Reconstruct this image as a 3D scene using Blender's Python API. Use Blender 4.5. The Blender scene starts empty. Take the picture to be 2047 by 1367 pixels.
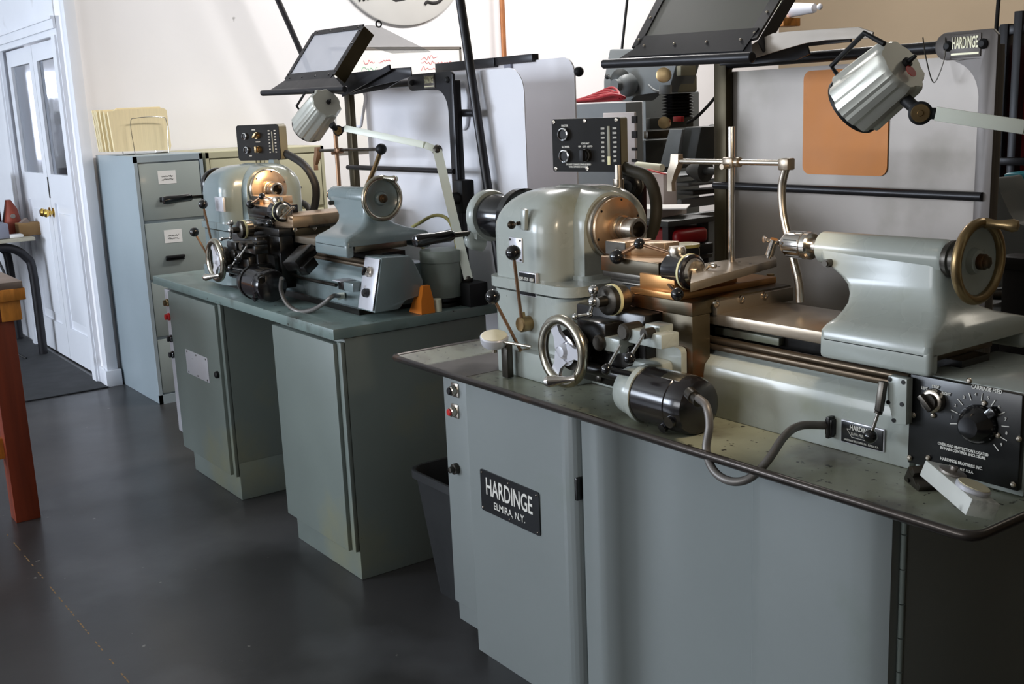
import bpy, bmesh, math, random
from mathutils import Vector, Matrix
random.seed(7)
C = bpy.context.scene
COL = C.collection
PI = math.pi
# ---------------------------------------------------------------- camera
F, YAW, PITCH, ROLL, H = 2208.62847, 2.52484885, 0.209280458, -0.0417834486, 1.49
_fw = Vector((math.cos(YAW)*math.cos(PITCH), math.sin(YAW)*math.cos(PITCH), -math.sin(PITCH)))
_r = Vector((math.sin(YAW), -math.cos(YAW), 0)); _u = _r.cross(_fw)
RT = _r*math.cos(ROLL)+_u*math.sin(ROLL); UP = RT.cross(_fw); FW = _fw
CAM = Vector((0, 0, H))
cam = bpy.data.objects.new('camera', bpy.data.cameras.new('camera')); COL.objects.link(cam)
cam.data.sensor_width = 36; cam.data.lens = F/2047*36; cam.data.clip_start = .05; cam.data.clip_end = 60
m = Matrix((RT, UP, -FW)).transposed().to_4x4(); m.translation = CAM; cam.matrix_world = m
C.camera = cam
vs = C.view_settings; vs.view_transform = 'Standard'; vs.look = 'None'; vs.gamma = 1; vs.exposure = -0.42; vs.use_curve_mapping = False
def at(px, py, ax, v):
    d = FW+RT*((px-1023.5)/F)-UP*((py-683.5)/F); i = 'xyz'.index(ax)
    return CAM+d*((v-CAM[i])/d[i])
def V(*a): return Vector(a)
X, Y, Z = V(1,0,0), V(0,1,0), V(0,0,1)
# ---------------------------------------------------------------- materials
def lin(c):
    return tuple(((x/255)/12.92 if x/255 <= .04045 else ((x/255+.055)/1.055)**2.4) for x in c)+(1,)
MATS = {}
def mat(name, col, rough=.5, metal=0, var=.12, scale=6, col2=None, c2amt=.5, c2scale=3, speck=None, spamt=.62, spscale=60, bump=.0, bscale=60, emit=0, trans=0, coat=0, aniso=None, alpha=None, ior=1.45, spec=.5):
    m = bpy.data.materials.new(name); m.use_nodes = True; nt = m.node_tree; N = nt.nodes; L = nt.links
    b = N['Principled BSDF']; tc = N.new('ShaderNodeTexCoord')
    def noise(sc, det=4, mp=None):
        n = N.new('ShaderNodeTexNoise'); n.inputs['Scale'].default_value = sc; n.inputs['Detail'].default_value = det
        if mp:
            mm = N.new('ShaderNodeMapping'); mm.inputs['Scale'].default_value = mp
            L.new(tc.outputs['Object'], mm.inputs[0]); L.new(mm.outputs[0], n.inputs['Vector'])
        else: L.new(tc.outputs['Object'], n.inputs['Vector'])
        return n.outputs['Fac']
    def ramp(src, a, bb):
        r = N.new('ShaderNodeMapRange'); r.inputs['From Min'].default_value = a; r.inputs['From Max'].default_value = bb
        L.new(src, r.inputs['Value']); return r.outputs[0]
    c = lin(col); lo = tuple(x*(1-var) for x in c[:3])+(1,); hi = tuple(min(1, x*(1+var)) for x in c[:3])+(1,)
    mx = N.new('ShaderNodeMix'); mx.data_type = 'RGBA'; mx.inputs[6].default_value = lo; mx.inputs[7].default_value = hi
    L.new(ramp(noise(scale, 4, aniso), .3, .7), mx.inputs[0]); out = mx.outputs[2]
    if col2:
        m2 = N.new('ShaderNodeMix'); m2.data_type = 'RGBA'; L.new(out, m2.inputs[6]); m2.inputs[7].default_value = lin(col2)
        L.new(ramp(noise(c2scale, 6), c2amt, c2amt+.12), m2.inputs[0]); out = m2.outputs[2]
    if speck:
        m3 = N.new('ShaderNodeMix'); m3.data_type = 'RGBA'; L.new(out, m3.inputs[6]); m3.inputs[7].default_value = lin(speck)
        L.new(ramp(noise(spscale, 3), spamt, spamt+.03), m3.inputs[0]); out = m3.outputs[2]
    L.new(out, b.inputs['Base Color'])
    rr = N.new('ShaderNodeMapRange'); rr.inputs['To Min'].default_value = max(.02, rough-.07); rr.inputs['To Max'].default_value = min(1, rough+.09)
    L.new(noise(scale*2.3, 3), rr.inputs['Value']); L.new(rr.outputs[0], b.inputs['Roughness'])
    b.inputs['Metallic'].default_value = metal; b.inputs['Specular IOR Level'].default_value = spec; b.inputs['IOR'].default_value = ior
    if coat: b.inputs['Coat Weight'].default_value = coat; b.inputs['Coat Roughness'].default_value = .15
    if trans: b.inputs['Transmission Weight'].default_value = trans
    if alpha is not None: b.inputs['Alpha'].default_value = alpha
    if emit: b.inputs['Emission Color'].default_value = c; b.inputs['Emission Strength'].default_value = emit
    if bump:
        bp = N.new('ShaderNodeBump'); bp.inputs['Strength'].default_value = bump; bp.inputs['Distance'].default_value = .004
        L.new(noise(bscale, 4), bp.inputs['Height']); L.new(bp.outputs[0], b.inputs['Normal'])
    MATS[name] = m; return m
M = MATS
mat('wall_paint', (234,232,233), .7, var=.03, scale=1.2, bump=.08, bscale=40, speck=(150,148,145), spamt=.8, spscale=8)
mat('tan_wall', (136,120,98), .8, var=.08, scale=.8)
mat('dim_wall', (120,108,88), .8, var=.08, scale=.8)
mat('white_gloss', (224,226,232), .35, var=.04, scale=2, col2=(190,190,192), c2amt=.66, c2scale=4)
mat('ceiling_paint', (225,222,214), .9, var=.02)
mat('floor_concrete', (50,49,49), .38, var=.3, scale=1.6, col2=(74,74,75), c2amt=.57, c2scale=1.3, speck=(120,118,112), spamt=.735, spscale=22, bump=.12, bscale=14, coat=.15)
mat('rubber_mat', (52,53,55), .7, var=.15)
mat('lathe_paint', (163,169,163), .26, var=.05, scale=3, col2=(152,157,142), c2amt=.6, c2scale=6, speck=(66,58,38), spamt=.755, spscale=55, coat=.35)
mat('lathe_paint_clean', (122,135,136), .24, var=.05, scale=3, speck=(90,92,84), spamt=.79, spscale=40, coat=.4)
mat('cabinet_paint', (123,129,128), .38, var=.05, scale=1.5, col2=(116,124,119), c2amt=.6, c2scale=3, speck=(70,66,50), spamt=.775, spscale=30, coat=.15)
mat('old_paint', (110,119,114), .42, var=.08, scale=2, col2=(124,127,108), c2amt=.55, c2scale=2.2, speck=(72,62,42), spamt=.76, spscale=35, coat=.1)
mat('tray_paint', (142,145,126), .38, var=.16, scale=8, col2=(92,86,72), c2amt=.52, c2scale=5, speck=(46,42,34), spamt=.66, spscale=70, coat=.3)
mat('tray_edge', (74,68,64), .3, .75, var=.25, scale=10, col2=(110,84,64), c2amt=.62, c2scale=9)
mat('counter_paint', (112,128,124), .32, var=.12, scale=4, col2=(70,74,68), c2amt=.57, c2scale=5, speck=(38,36,30), spamt=.68, spscale=45, coat=.25)
mat('steel', (196,186,172), .24, 1, var=.08, scale=12)
mat('bright_steel', (214,208,200), .16, 1, var=.05, scale=14)
mat('ground_steel', (150,138,122), .3, .75, var=.12, scale=7, col2=(122,104,82), c2amt=.58, c2scale=8)
mat('warm_steel', (198,170,140), .32, .9, var=.14, scale=9, col2=(160,122,88), c2amt=.58, c2scale=10)  # steel tinted with the lamps' orange reflection, plus brown oil film
mat('oily_steel', (70,62,46), .36, .5, var=.3, scale=7, col2=(98,58,26), c2amt=.5, c2scale=9, aniso=(1,1,.25))
mat('dark_steel', (82,78,72), .34, .9, var=.25, scale=12, col2=(52,44,34), c2amt=.55, c2scale=12)
mat('brass_steel', (150,128,92), .3, .9, var=.18, scale=12)
mat('wheel_steel', (184,178,162), .22, 1, var=.12, scale=12)
mat('brass', (212,176,92), .2, 1, var=.1)
mat('copper', (146,116,92), .38, .85, var=.2)  # steel rods: warm lamp light and brown oil film put into the tint
mat('pipe_copper', (176,116,76), .4, .6, var=.2)
mat('amber_steel', (188,136,82), .34, .6, var=.12, scale=6, col2=(150,98,52), c2amt=.6, c2scale=7)  # orange lamp light painted into the steel, mixed with brown oil film
mat('rail_steel', (92,80,66), .34, .7, var=.3, scale=9, aniso=(1,6,6))
mat('black_plastic', (20,20,22), .14, var=.1, coat=.5)
mat('black_satin', (27,27,28), .5, var=.15, speck=(100,98,92), spamt=.8, spscale=80, spec=.3)
mat('panel_black', (30,29,28), .55, var=.2, speck=(100,98,92), spamt=.8, spscale=60, spec=.12)
mat('black_metal', (38,37,40), .34, .3, var=.25, scale=9, speck=(110,104,96), spamt=.79, spscale=60)
mat('black_rubber', (22,21,21), .6, var=.15)
mat('olive_rubber', (58,54,44), .5, var=.15)
mat('oily_black', (24,22,20), .3, .3, var=.3, scale=20, col2=(48,40,28), c2amt=.6, c2scale=14, coat=.3)
mat('motor_black', (30,28,30), .2, .2, var=.2, scale=8, coat=.5)
mat('post_bronze', (66,58,40), .38, .6, var=.25, scale=9, col2=(96,84,44), c2amt=.6, c2scale=8)
mat('bracket_grey', (96,90,86), .42, .3, var=.1)
mat('arm_grey', (186,176,164), .5, .1, var=.15, col2=(120,84,60), c2amt=.66, c2scale=9)
mat('sheet_metal', (138,131,124), .42, .45, var=.14, scale=2, col2=(116,110,100), c2amt=.53, c2scale=2.5, bump=.05, bscale=9)
mat('sheet_white', (236,235,240), .42, var=.05, scale=1.5, col2=(176,172,168), c2amt=.63, c2scale=4)
mat('orange_board', (210,130,48), .5, var=.12, scale=4, col2=(178,108,48), c2amt=.6, c2scale=8)
mat('lamp_metal', (196,196,186), .34, .45, var=.06)
mat('arm_white', (230,234,220), .35, var=.04)
mat('white_plate', (206,206,212), .3, .3, var=.05, col2=(130,112,104), c2amt=.66, c2scale=14)
mat('letter_white', (214,212,204), .5, var=.02)
mat('letter_gold', (214,208,176), .4, .2, var=.05)
mat('plate_black', (16,17,20), .3, var=.1, coat=.3)
mat('box_face_black', (17,18,19), .32, var=.2, speck=(110,106,92), spamt=.76, spscale=60, coat=.2)
mat('panel_olive', (126,122,102), .45, var=.08)
mat('red_button', (190,38,36), .3, var=.05)
mat('file_grey', (150,158,154), .4, var=.05, scale=2, coat=.1)
mat('file_side', (150,162,168), .38, var=.04, scale=2, coat=.1)  # bluer copy of the drawer grey; cool window daylight put into the colour
mat('file_beige', (176,172,144), .45, var=.05, scale=2)
mat('manila', (228,212,172), .8, var=.05, scale=6, aniso=(1,30,1))
mat('chrome', (215,215,215), .12, 1, var=.03)
mat('paper', (232,230,226), .8, var=.03)
mat('ink', (44,42,42), .8)
mat('ink_red', (226,130,134), .8)
mat('ink_green', (160,206,176), .8)
mat('wood_red', (112,44,22), .5, var=.25, scale=5, aniso=(6,6,.4), coat=.1)
mat('wood_yellow', (198,128,52), .5, var=.2, scale=8, aniso=(2,8,2))
mat('wood_worn', (126,112,104), .6, var=.2, scale=8)
mat('desk_top', (182,176,156), .5, var=.06)
mat('cardboard', (140,110,72), .8, var=.15)
mat('leather', (128,54,36), .6, var=.2, scale=9)
mat('maroon', (58,30,40), .7, var=.2)
mat('grey_plastic', (140,142,156), .5, var=.05)
mat('mill_grey', (112,116,116), .45, var=.1, scale=3, speck=(60,60,58), spamt=.76, spscale=20)
mat('mill_dark', (56,58,56), .5, var=.2)
mat('cabinet_grey', (126,130,132), .45, var=.05)
mat('panel_pink', (206,196,192), .5, var=.03)
mat('red_paint', (140,18,22), .35, var=.12)
mat('red_cable', (150,24,34), .45, var=.1)
mat('teal_plastic', (40,136,150), .4, var=.08)
mat('blue_plastic', (30,90,180), .4, var=.08)
mat('orange_plastic', (226,128,38), .5, var=.08)
mat('cream_plastic', (214,214,188), .5, var=.03)
mat('canister_grey', (132,140,132), .4, var=.1, col2=(104,106,96), c2amt=.6, c2scale=8)
mat('yellow_tube', (168,158,96), .35, var=.1)
mat('dirty_hose', (166,156,136), .5, var=.12)
mat('cable_grey', (112,108,104), .4, .4, var=.12)
mat('bin_plastic', (34,35,36), .5, var=.1)
mat('sign_grey', (202,200,196), .6, var=.03)
mat('glass', (235,240,245), .03, trans=1, var=0, ior=1.15)
mat('shield_clear', (206,206,212), .3, var=.08, scale=3, alpha=.72, spec=.5)
mat('shield_thin', (190,194,196), .12, var=.04, alpha=.38)
mat('shield_haze', (96,96,88), .3, var=.12, scale=4, alpha=.86)
mat('worn_white', (196,198,192), .45, var=.08, scale=10, col2=(84,84,80), c2amt=.6, c2scale=16)
mat('dial_face', (222,212,178), .4, var=.05)
mat('ring_yellow', (222,216,168), .5, var=.03)
mat('sky_window', (235,240,255), .5, emit=5, var=0)
mat('lamp_glass', (255,225,180), .3, emit=6, var=0)
mat('tube_glow', (255,248,235), .3, emit=4, var=0)
# ---------------------------------------------------------------- mesh builder
class MB:
    def __init__(s): s.bm = bmesh.new()
    def _bev(s, verts, w, seg=2):
        if w > 0:
            es = list({e for v in verts for e in v.link_edges})
            bmesh.ops.bevel(s.bm, geom=es, offset=w, segments=seg, affect='EDGES', profile=.5)
    def obox(s, c, ax, ay, az, bev=0, seg=2):
        mt = Matrix((ax, ay, az)).transposed().to_4x4(); mt.translation = c
        r = bmesh.ops.create_cube(s.bm, size=2, matrix=mt); s._bev(r['verts'], bev, seg); return s
    def box(s, x0, x1, y0, y1, z0, z1, bev=0, seg=2):
        return s.obox(V((x0+x1)/2,(y0+y1)/2,(z0+z1)/2), X*abs(x1-x0)/2, Y*abs(y1-y0)/2, Z*abs(z1-z0)/2, bev, seg)
    def bar(s, p0, p1, w, h, upv=None, bev=0):
        p0, p1 = Vector(p0), Vector(p1); d = p1-p0; n = d.normalized(); upv = Vector(upv) if upv else Z
        sd = n.cross(upv)
        if sd.length < 1e-4: sd = n.cross(Y)
        sd.normalize(); u2 = sd.cross(n)
        return s.obox((p0+p1)/2, d/2, sd*w/2, u2*h/2, bev)
    def rev(s, p0, d, prof, seg=32, closed=False):
        p0, d = Vector(p0), Vector(d).normalized(); a = d.orthogonal().normalized(); b = d.cross(a); rings = []
        for t, r in prof:
            if r < 1e-6: rings.append([s.bm.verts.new(p0+d*t)])
            else: rings.append([s.bm.verts.new(p0+d*t+(a*math.cos(2*PI*k/seg)+b*math.sin(2*PI*k/seg))*r) for k in range(seg)])
        pr = list(zip(rings, rings[1:]))
        if closed: pr.append((rings[-1], rings[0]))
        for A, B in pr:
            for k in range(seg):
                k2 = (k+1) % seg
                q = [A[k % len(A)], A[k2 % len(A)], B[k2 % len(B)], B[k % len(B)]]
                u = []
                for v in q:
                    if v not in u: u.append(v)
                if len(u) > 2:
                    try: s.bm.faces.new(u)
                    except ValueError: pass
        if not closed:
            for Rg in (rings[0], rings[-1]):
                if len(Rg) > 2: s.bm.faces.new(Rg)
        return s
    def cyl(s, p0, p1, r, r2=None, seg=24, ch=0):
        p0, p1 = Vector(p0), Vector(p1); l = (p1-p0).length; r2 = r if r2 is None else r2
        if ch: pf = [(0,r-ch),(ch,r),(l-ch,r2),(l,r2-ch)]
        else: pf = [(0,r),(l,r2)]
        return s.rev(p0, p1-p0, pf, seg)
    def ball(s, c, r, seg=20, sc=None, d=Z):
        n = seg//2
        return s.rev(Vector(c)-Vector(d).normalized()*r, d, [(r-r*math.cos(PI*i/n), r*math.sin(PI*i/n)) for i in range(n+1)], seg)
    def torus(s, c, n, R, r, seg=48, rs=12, sx=1):
        c = Vector(c); n = Vector(n).normalized()
        return s.rev(c, n, [(r*math.sin(2*PI*k/rs)*sx, R+r*math.cos(2*PI*k/rs)) for k in range(rs)], seg, closed=True)
    def tube(s, pts, r, seg=12, smooth=True, n=8):
        P = [Vector(p) for p in pts]
        if smooth and len(P) > 2:
            Q = []
            E = [P[0]*2-P[1]]+P+[P[-1]*2-P[-2]]
            for i in range(1, len(E)-2):
                for k in range(n):
                    t = k/n; a, b, c, d = E[i-1], E[i], E[i+1], E[i+2]
                    Q.append(.5*((2*b)+(c-a)*t+(2*a-5*b+4*c-d)*t*t+(3*b-a-3*c+d)*t**3))
            Q.append(P[-1]); P = Q
        rings = []; u = None
        for i, p in enumerate(P):
            t = (P[min(i+1, len(P)-1)]-P[max(i-1, 0)]).normalized()
            u = t.orthogonal().normalized() if u is None else (u-t*u.dot(t)).normalized()
            w = t.cross(u); rr = r(i/(len(P)-1)) if callable(r) else r
            rings.append([s.bm.verts.new(p+(u*math.cos(2*PI*k/seg)+w*math.sin(2*PI*k/seg))*rr) for k in range(seg)])
        for A, B in zip(rings, rings[1:]):
            for k in range(seg): s.bm.faces.new((A[k], A[(k+1)%seg], B[(k+1)%seg], B[k]))
        s.bm.faces.new(rings[0]); s.bm.faces.new(rings[-1]); return s
    def prism(s, poly, ext, bev=0, seg=2):
        ext = Vector(ext); A = [s.bm.verts.new(Vector(p)) for p in poly]; B = [s.bm.verts.new(Vector(p)+ext) for p in poly]; n = len(A)
        s.bm.faces.new(A); s.bm.faces.new(B)
        for k in range(n): s.bm.faces.new((A[k], A[(k+1)%n], B[(k+1)%n], B[k]))
        s._bev(A+B, bev, seg); return s
    def loft(s, secs, cap=True):
        rings = [[s.bm.verts.new(Vector(p)) for p in sc] for sc in secs]; n = len(rings[0])
        for A, B in zip(rings, rings[1:]):
            for k in range(n): s.bm.faces.new((A[k], A[(k+1)%n], B[(k+1)%n], B[k]))
        if cap: s.bm.faces.new(rings[0]); s.bm.faces.new(rings[-1])
        return s
    def quad(s, *p):
        s.bm.faces.new([s.bm.verts.new(Vector(q)) for q in p]); return s
def rrect(x0, x1, y0, y1, z, r, n=5, f=None):
    r = max(1e-4, min(r, (x1-x0)/2-1e-4, (y1-y0)/2-1e-4)); o = []
    for cx, cy, a0 in ((x1-r,y1-r,0),(x0+r,y1-r,90),(x0+r,y0+r,180),(x1-r,y0+r,270)):
        for k in range(n+1):
            a = math.radians(a0+90*k/n); p = (cx+r*math.cos(a), cy+r*math.sin(a))
            o.append(f(p[0], p[1], z) if f else V(p[0], p[1], z))
    return o
def arc(cx, cy, r, a0, a1, n=8):
    return [(cx+r*math.cos(math.radians(a0+(a1-a0)*k/n)), cy+r*math.sin(math.radians(a0+(a1-a0)*k/n))) for k in range(n+1)]
def worldloc(o):
    l = Vector((0,0,0))
    while o: l += o.location; o = o.parent
    return l
def tag(o, label=None, cat=None, group=None, kind=None):
    for k, v in (('label',label),('category',cat),('group',group),('kind',kind)):
        if v: o[k] = v
    return o
SPLIT = dict(screw_heads='screw_head', oil_caps='oil_cap', socket_screws='socket_screw', ball_knobs='ball_knob', clamp_rods='clamp_rod', lever_rods='lever_rod', apron_bosses='apron_boss', pivot_caps='pivot_cap', tapped_holes='tapped_hole', bolts='bolt', rivets='rivet', set_screws='set_screw', shield_screws='shield_screw', end_screws='end_screw', flutes='flute', slots='slot', tubes='glow_tube', dial_ticks='dial_tick')
def build(mb, name, material, parent=None, label=None, cat=None, group=None, kind=None, ang=35):
    if name in SPLIT and parent:
        seen = set(); out = None
        for v in list(mb.bm.verts):
            if v in seen: continue
            isl = []; st = [v]; seen.add(v)
            while st:
                a = st.pop(); isl.append(a)
                for e in a.link_edges:
                    b = e.other_vert(a)
                    if b not in seen: seen.add(b); st.append(b)
            m2 = MB(); mp = {a: m2.bm.verts.new(a.co) for a in isl}
            for f in {f for a in isl for f in a.link_faces}: m2.bm.faces.new([mp[a] for a in f.verts])
            out = build(m2, SPLIT[name], material, parent, label, ang=ang)
        mb.bm.free(); return out
    bm = mb.bm; bmesh.ops.recalc_face_normals(bm, faces=bm.faces)
    if parent: off = worldloc(parent)
    else:
        xs = [v.co.x for v in bm.verts]; ys = [v.co.y for v in bm.verts]; zs = [v.co.z for v in bm.verts]
        off = V((min(xs)+max(xs))/2, (min(ys)+max(ys))/2, min(zs))
    bmesh.ops.translate(bm, verts=bm.verts, vec=-off)
    me = bpy.data.meshes.new(name); bm.to_mesh(me); bm.free()
    me.materials.append(M[material])
    me.polygons.foreach_set('use_smooth', [True]*len(me.polygons)); me.set_sharp_from_angle(angle=math.radians(ang))
    o = bpy.data.objects.new(name, me); COL.objects.link(o)
    if parent: o.parent = parent
    else: o.location = off
    return tag(o, label, cat, group, kind)
def thing(name, label, cat, loc, group=None):
    o = bpy.data.objects.new(name, None); COL.objects.link(o); o.location = Vector(loc); o.empty_display_size = .05
    return tag(o, label, cat, group)
def text(body, pos, xd, ud, size, material, parent, name='lettering', depth=.0006, sx=1.0, align='CENTER', bold=0):
    cu = bpy.data.curves.new('t', 'FONT'); cu.body = body; cu.size = size; cu.extrude = depth; cu.align_x = align; cu.align_y = 'CENTER'
    cu.offset = bold; cu.resolution_u = 3
    tmp = bpy.data.objects.new('t', cu); me = bpy.data.meshes.new_from_object(tmp); bpy.data.objects.remove(tmp); bpy.data.curves.remove(cu)
    xd = Vector(xd).normalized(); ud = Vector(ud).normalized(); n = xd.cross(ud)
    mt = Matrix((xd*sx, ud, n)).transposed().to_4x4(); mt.translation = Vector(pos)-worldloc(parent)
    me.transform(mt); me.materials.clear(); me.materials.append(M[material])
    o = bpy.data.objects.new(name, me); COL.objects.link(o); o.parent = parent; return o
def children(o): return [c for c in bpy.data.objects if c.parent == o]
def copy_tree(o, parent=None):
    c = o.copy(); COL.objects.link(c); c.parent = parent
    for ch in children(o): copy_tree(ch, c)
    return c
# ================================================================= SETTING
def struct(name, mb, m): return build(mb, name, m, kind='structure')
WX = -6.5; CY = 1.70; BY = 7.5
struct('floor', MB().box(-12, 2.6, -4.2, BY+.2, -.1, 0), 'floor_concrete')
struct('ceiling', MB().box(-12, 2.6, -4.2, BY+.2, 3.6, 3.7), 'ceiling_paint')
struct('wall_back', MB().box(WX-.2, WX, CY, BY, 0, 3.6), 'wall_paint')
struct('trim_2', MB().box(WX-.03, WX+.055, CY-.006, CY+.055, .095, 3.6, .003), 'white_gloss')
struct('wall_rear', MB().box(WX, 2.6, BY, BY+.2, 0, 3.6), 'tan_wall')
struct('wall_right', MB().box(2.4, 2.6, -4.2, BY, 0, 3.6), 'dim_wall')
# front wall with two window openings
mb = MB(); mb.box(-12, 2.4, -4.2, -4.0, 0, 1.2); mb.box(-12, 2.4, -4.2, -4.0, 2.7, 3.6)
for a, b in ((-12,-7.6),(-4.6,-3.6),(-.6,2.4)): mb.box(a, b, -4.2, -4.0, 1.2, 2.7)
struct('wall_front', mb, 'wall_paint')
for i, (a, b) in enumerate(((-7.6,-4.6),(-3.6,-.6))):
    mb = MB(); t = .05
    mb.box(a, b, -4.15, -4.08, 1.2, 1.25); mb.box(a, b, -4.15, -4.08, 2.65, 2.7)
    for xx in (a, (a+b)/2-.025, b-.05): mb.box(xx, xx+.05, -4.15, -4.08, 1.2, 2.7)
    w = struct('window_%d' % (i+2), mb, 'white_gloss')
# door wall (alcove), runs along X at y = CY, x < WX
DX0, DX1, DT = -8.08, -6.69, 1.985
mb = MB(); mb.box(-12, DX0-.02, CY, CY+.14, 0, 3.6); mb.box(DX1+.02, WX-.2, CY, CY+.14, 0, 3.6); mb.box(DX0-.02, DX1+.02, CY, CY+.14, DT+.02, 3.6)
struct('wall_left', mb, 'white_gloss')
mb = MB()
for a, b, c, d in ((DX0-.1, DX0, 0, DT), (DX1, DX1+.1, 0, DT)):
    mb.box(a, b, CY-.022, CY, c, d); mb.box(a+.012, b-.012, CY-.034, CY-.02, c, d)
mb.box(DX0-.1, DX1+.1, CY-.022, CY, DT, DT+.1); mb.box(DX0-.1, DX1+.1, CY-.036, CY-.02, DT+.035, DT+.085); mb.box(DX0-.1, DX1+.1, CY-.046, CY-.02, DT+.085, DT+.1)
struct('trim_1', mb, 'white_gloss')
struct('baseboard_left', MB().box(DX1+.1, WX+.014, CY-.014, CY, 0, .1, .003), 'white_gloss')
struct('baseboard_back', MB().box(WX-.04, WX+.07, CY-.02, CY+.07, 0, .095, .003), 'white_gloss')
xm = (DX0+DX1)/2
for i, (a, b) in enumerate(((DX0, xm-.003), (xm+.003, DX1))):
    mb = MB(); y0, y1 = CY+.02, CY+.06; st = .09
    mb.box(a, a+st, y0, y1, .01, DT-.005); mb.box(b-st, b, y0, y1, .01, DT-.005)
    for z0, z1 in ((.01,.22), (1.02,1.2), (1.88,DT-.005)): mb.box(a+st, b-st, y0, y1, z0, z1)
    mb.box(a+st, b-st, y0+.014, y1-.014, .22, 1.02)
    mb.box(a+st+.045, b-st-.045, y0+.006, y1-.006, .28, .96, .006)
    d = struct('door_%d' % (i+1), mb, 'white_gloss')
    build(MB().box(a+st, b-st, y0+.017, y0+.023, 1.2, 1.88), 'pane', 'glass', d)
    kx = (b-.045) if i == 0 else (a+.04)
    k = MB(); k.rev((kx, y0+.001, .96), -Y, [(0,.0),(0,.03),(.004,.03),(.006,.012),(.028,.012),(.034,.022),(.048,.027),(.06,.02),(.064,0)], 20)
    build(k, 'knob', 'brass', d)
    if i == 1: build(MB().box(a-.006, a+.012, y0-.004, y0+.001, 1.05, 1.18), 'strike_plate', 'dark_steel', d)
# the room beyond the doors: a wall with a bright window
struct('wall_far', MB().box(-12, WX-.2, 4.4, 4.5, 0, 3.6), 'wall_paint')
wa, wb_, wc = at(14,150,'x',-12).y, at(78,150,'x',-12).y, at(121,150,'x',-12).y
wz1, wz0, wz2 = at(60,146,'x',-12).z, at(60,318,'x',-12).z, at(108,192,'x',-12).z
struct('window_1', MB().box(-11.99,-11.97, wa, wb_, wz0, wz1).box(-11.99,-11.97, wb_+.05, wc, wz2, wz1), 'sky_window')
a_, b_ = at(101,197,'x',-9.6), at(146,345,'x',-9.6)
sh = thing('shelf_rack', 'dark shelving with boxes seen through the right door pane', 'shelf', (-9.7, (a_.y+b_.y)/2, 0))
build(MB().box(-9.9,-9.6,a_.y,a_.y+.03,0,a_.z).box(-9.9,-9.6,b_.y+.3,b_.y+.33,0,a_.z).box(-9.9,-9.6,a_.y,b_.y+.33,1.28,1.3).box(-9.9,-9.6,a_.y,b_.y+.33,.8,.82).box(-9.9,-9.88,a_.y,b_.y+.33,0,a_.z-.1), 'frame', 'mill_dark', sh)
build(MB().box(-9.85,-9.62,a_.y+.04,a_.y+.2,1.3,1.5), 'box', 'grey_plastic', sh)
build(MB().box(-9.85,-9.62,a_.y+.05,a_.y+.24,.82,.98), 'lower_box', 'leather', sh)
struct('wall_end', MB().box(-12.1, -12, -4.2, 4.5, 0, 3.6), 'wall_paint')
tag(build(MB().box(-9.2, -6.42, .55, 1.685, .001, .009, .003), 'door_mat', 'rubber_mat'), 'dark rubber mat on the floor before the white doors', 'mat')
# ceiling lights
for i, (x, y) in enumerate(((-4.6, 3.6), (-4.6, 5.6), (-1.4, 5.4), (-9.5, 3.0))):
    t = thing('ceiling_light', ['tube ceiling light over the far lathe side', 'tube ceiling light near the back wall', 'tube ceiling light over the rear machines', 'tube ceiling light in the room beyond the doors'][i], 'light', (x, y, 3.5))
    build(MB().box(x-.62, x+.62, y-.1, y+.1, 3.56, 3.6, .004), 'housing', 'white_gloss', t)
    mm = MB()
    for s_ in (-.05,.05): mm.cyl((x-.6,y+s_,3.53),(x+.6,y+s_,3.53),.014)
    build(mm, 'tubes', 'tube_glow', t)
def area(name, loc, tgt, sx, sy, power, col):
    l = bpy.data.lights.new(name, 'AREA'); l.shape = 'RECTANGLE'; l.size = sx; l.size_y = sy; l.energy = power; l.color = col
    o = bpy.data.objects.new(name, l); COL.objects.link(o); o.location = loc
    o.rotation_euler = (Vector(tgt)-Vector(loc)).to_track_quat('-Z', 'Y').to_euler(); return o
area('window_daylight', (-6.1,-4.05,1.95), (-6.1,2,1.6), 2.9, 1.45, 430, (.78,.87,1))
area('window_daylight', (-2.1,-4.05,1.95), (-2.1,2,1.7), 2.9, 1.45, 125, (.93,.96,1))
area('tube_light', (-4.6,3.6,3.48), (-5.2,3.6,0), 1.3, .3, 112, (1,.975,.96))
area('tube_light', (-4.6,5.6,3.48), (-5.2,5.6,0), 1.3, .3, 112, (1,.975,.96))
area('tube_light', (-1.4,5.4,3.48), (-1.4,5.4,0), 1.3, .3, 22, (1,.92,.78))
area('far_window_light', (-9.6,4.35,1.75), (-9.2,0,1.2), 2, 1.5, 90, (.85,.9,1))
W = bpy.data.worlds.new('world'); C.world = W; W.use_nodes = True
W.node_tree.nodes['Background'].inputs[0].default_value = (.75,.82,1,1); W.node_tree.nodes['Background'].inputs[1].default_value = .5
# ================================================================= MAIN LATHE
AX, AY, AZ = -2.02, 1.755, 1.196
SX = .012           # spindle face and axis
LT = thing('toolroom_lathe', 'large grey-green toolroom lathe in the foreground with brown-stained carriage and chuck in its tailstock', 'lathe', (-1.75, 1.755, .838))
PT = 'lathe_paint'
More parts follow.
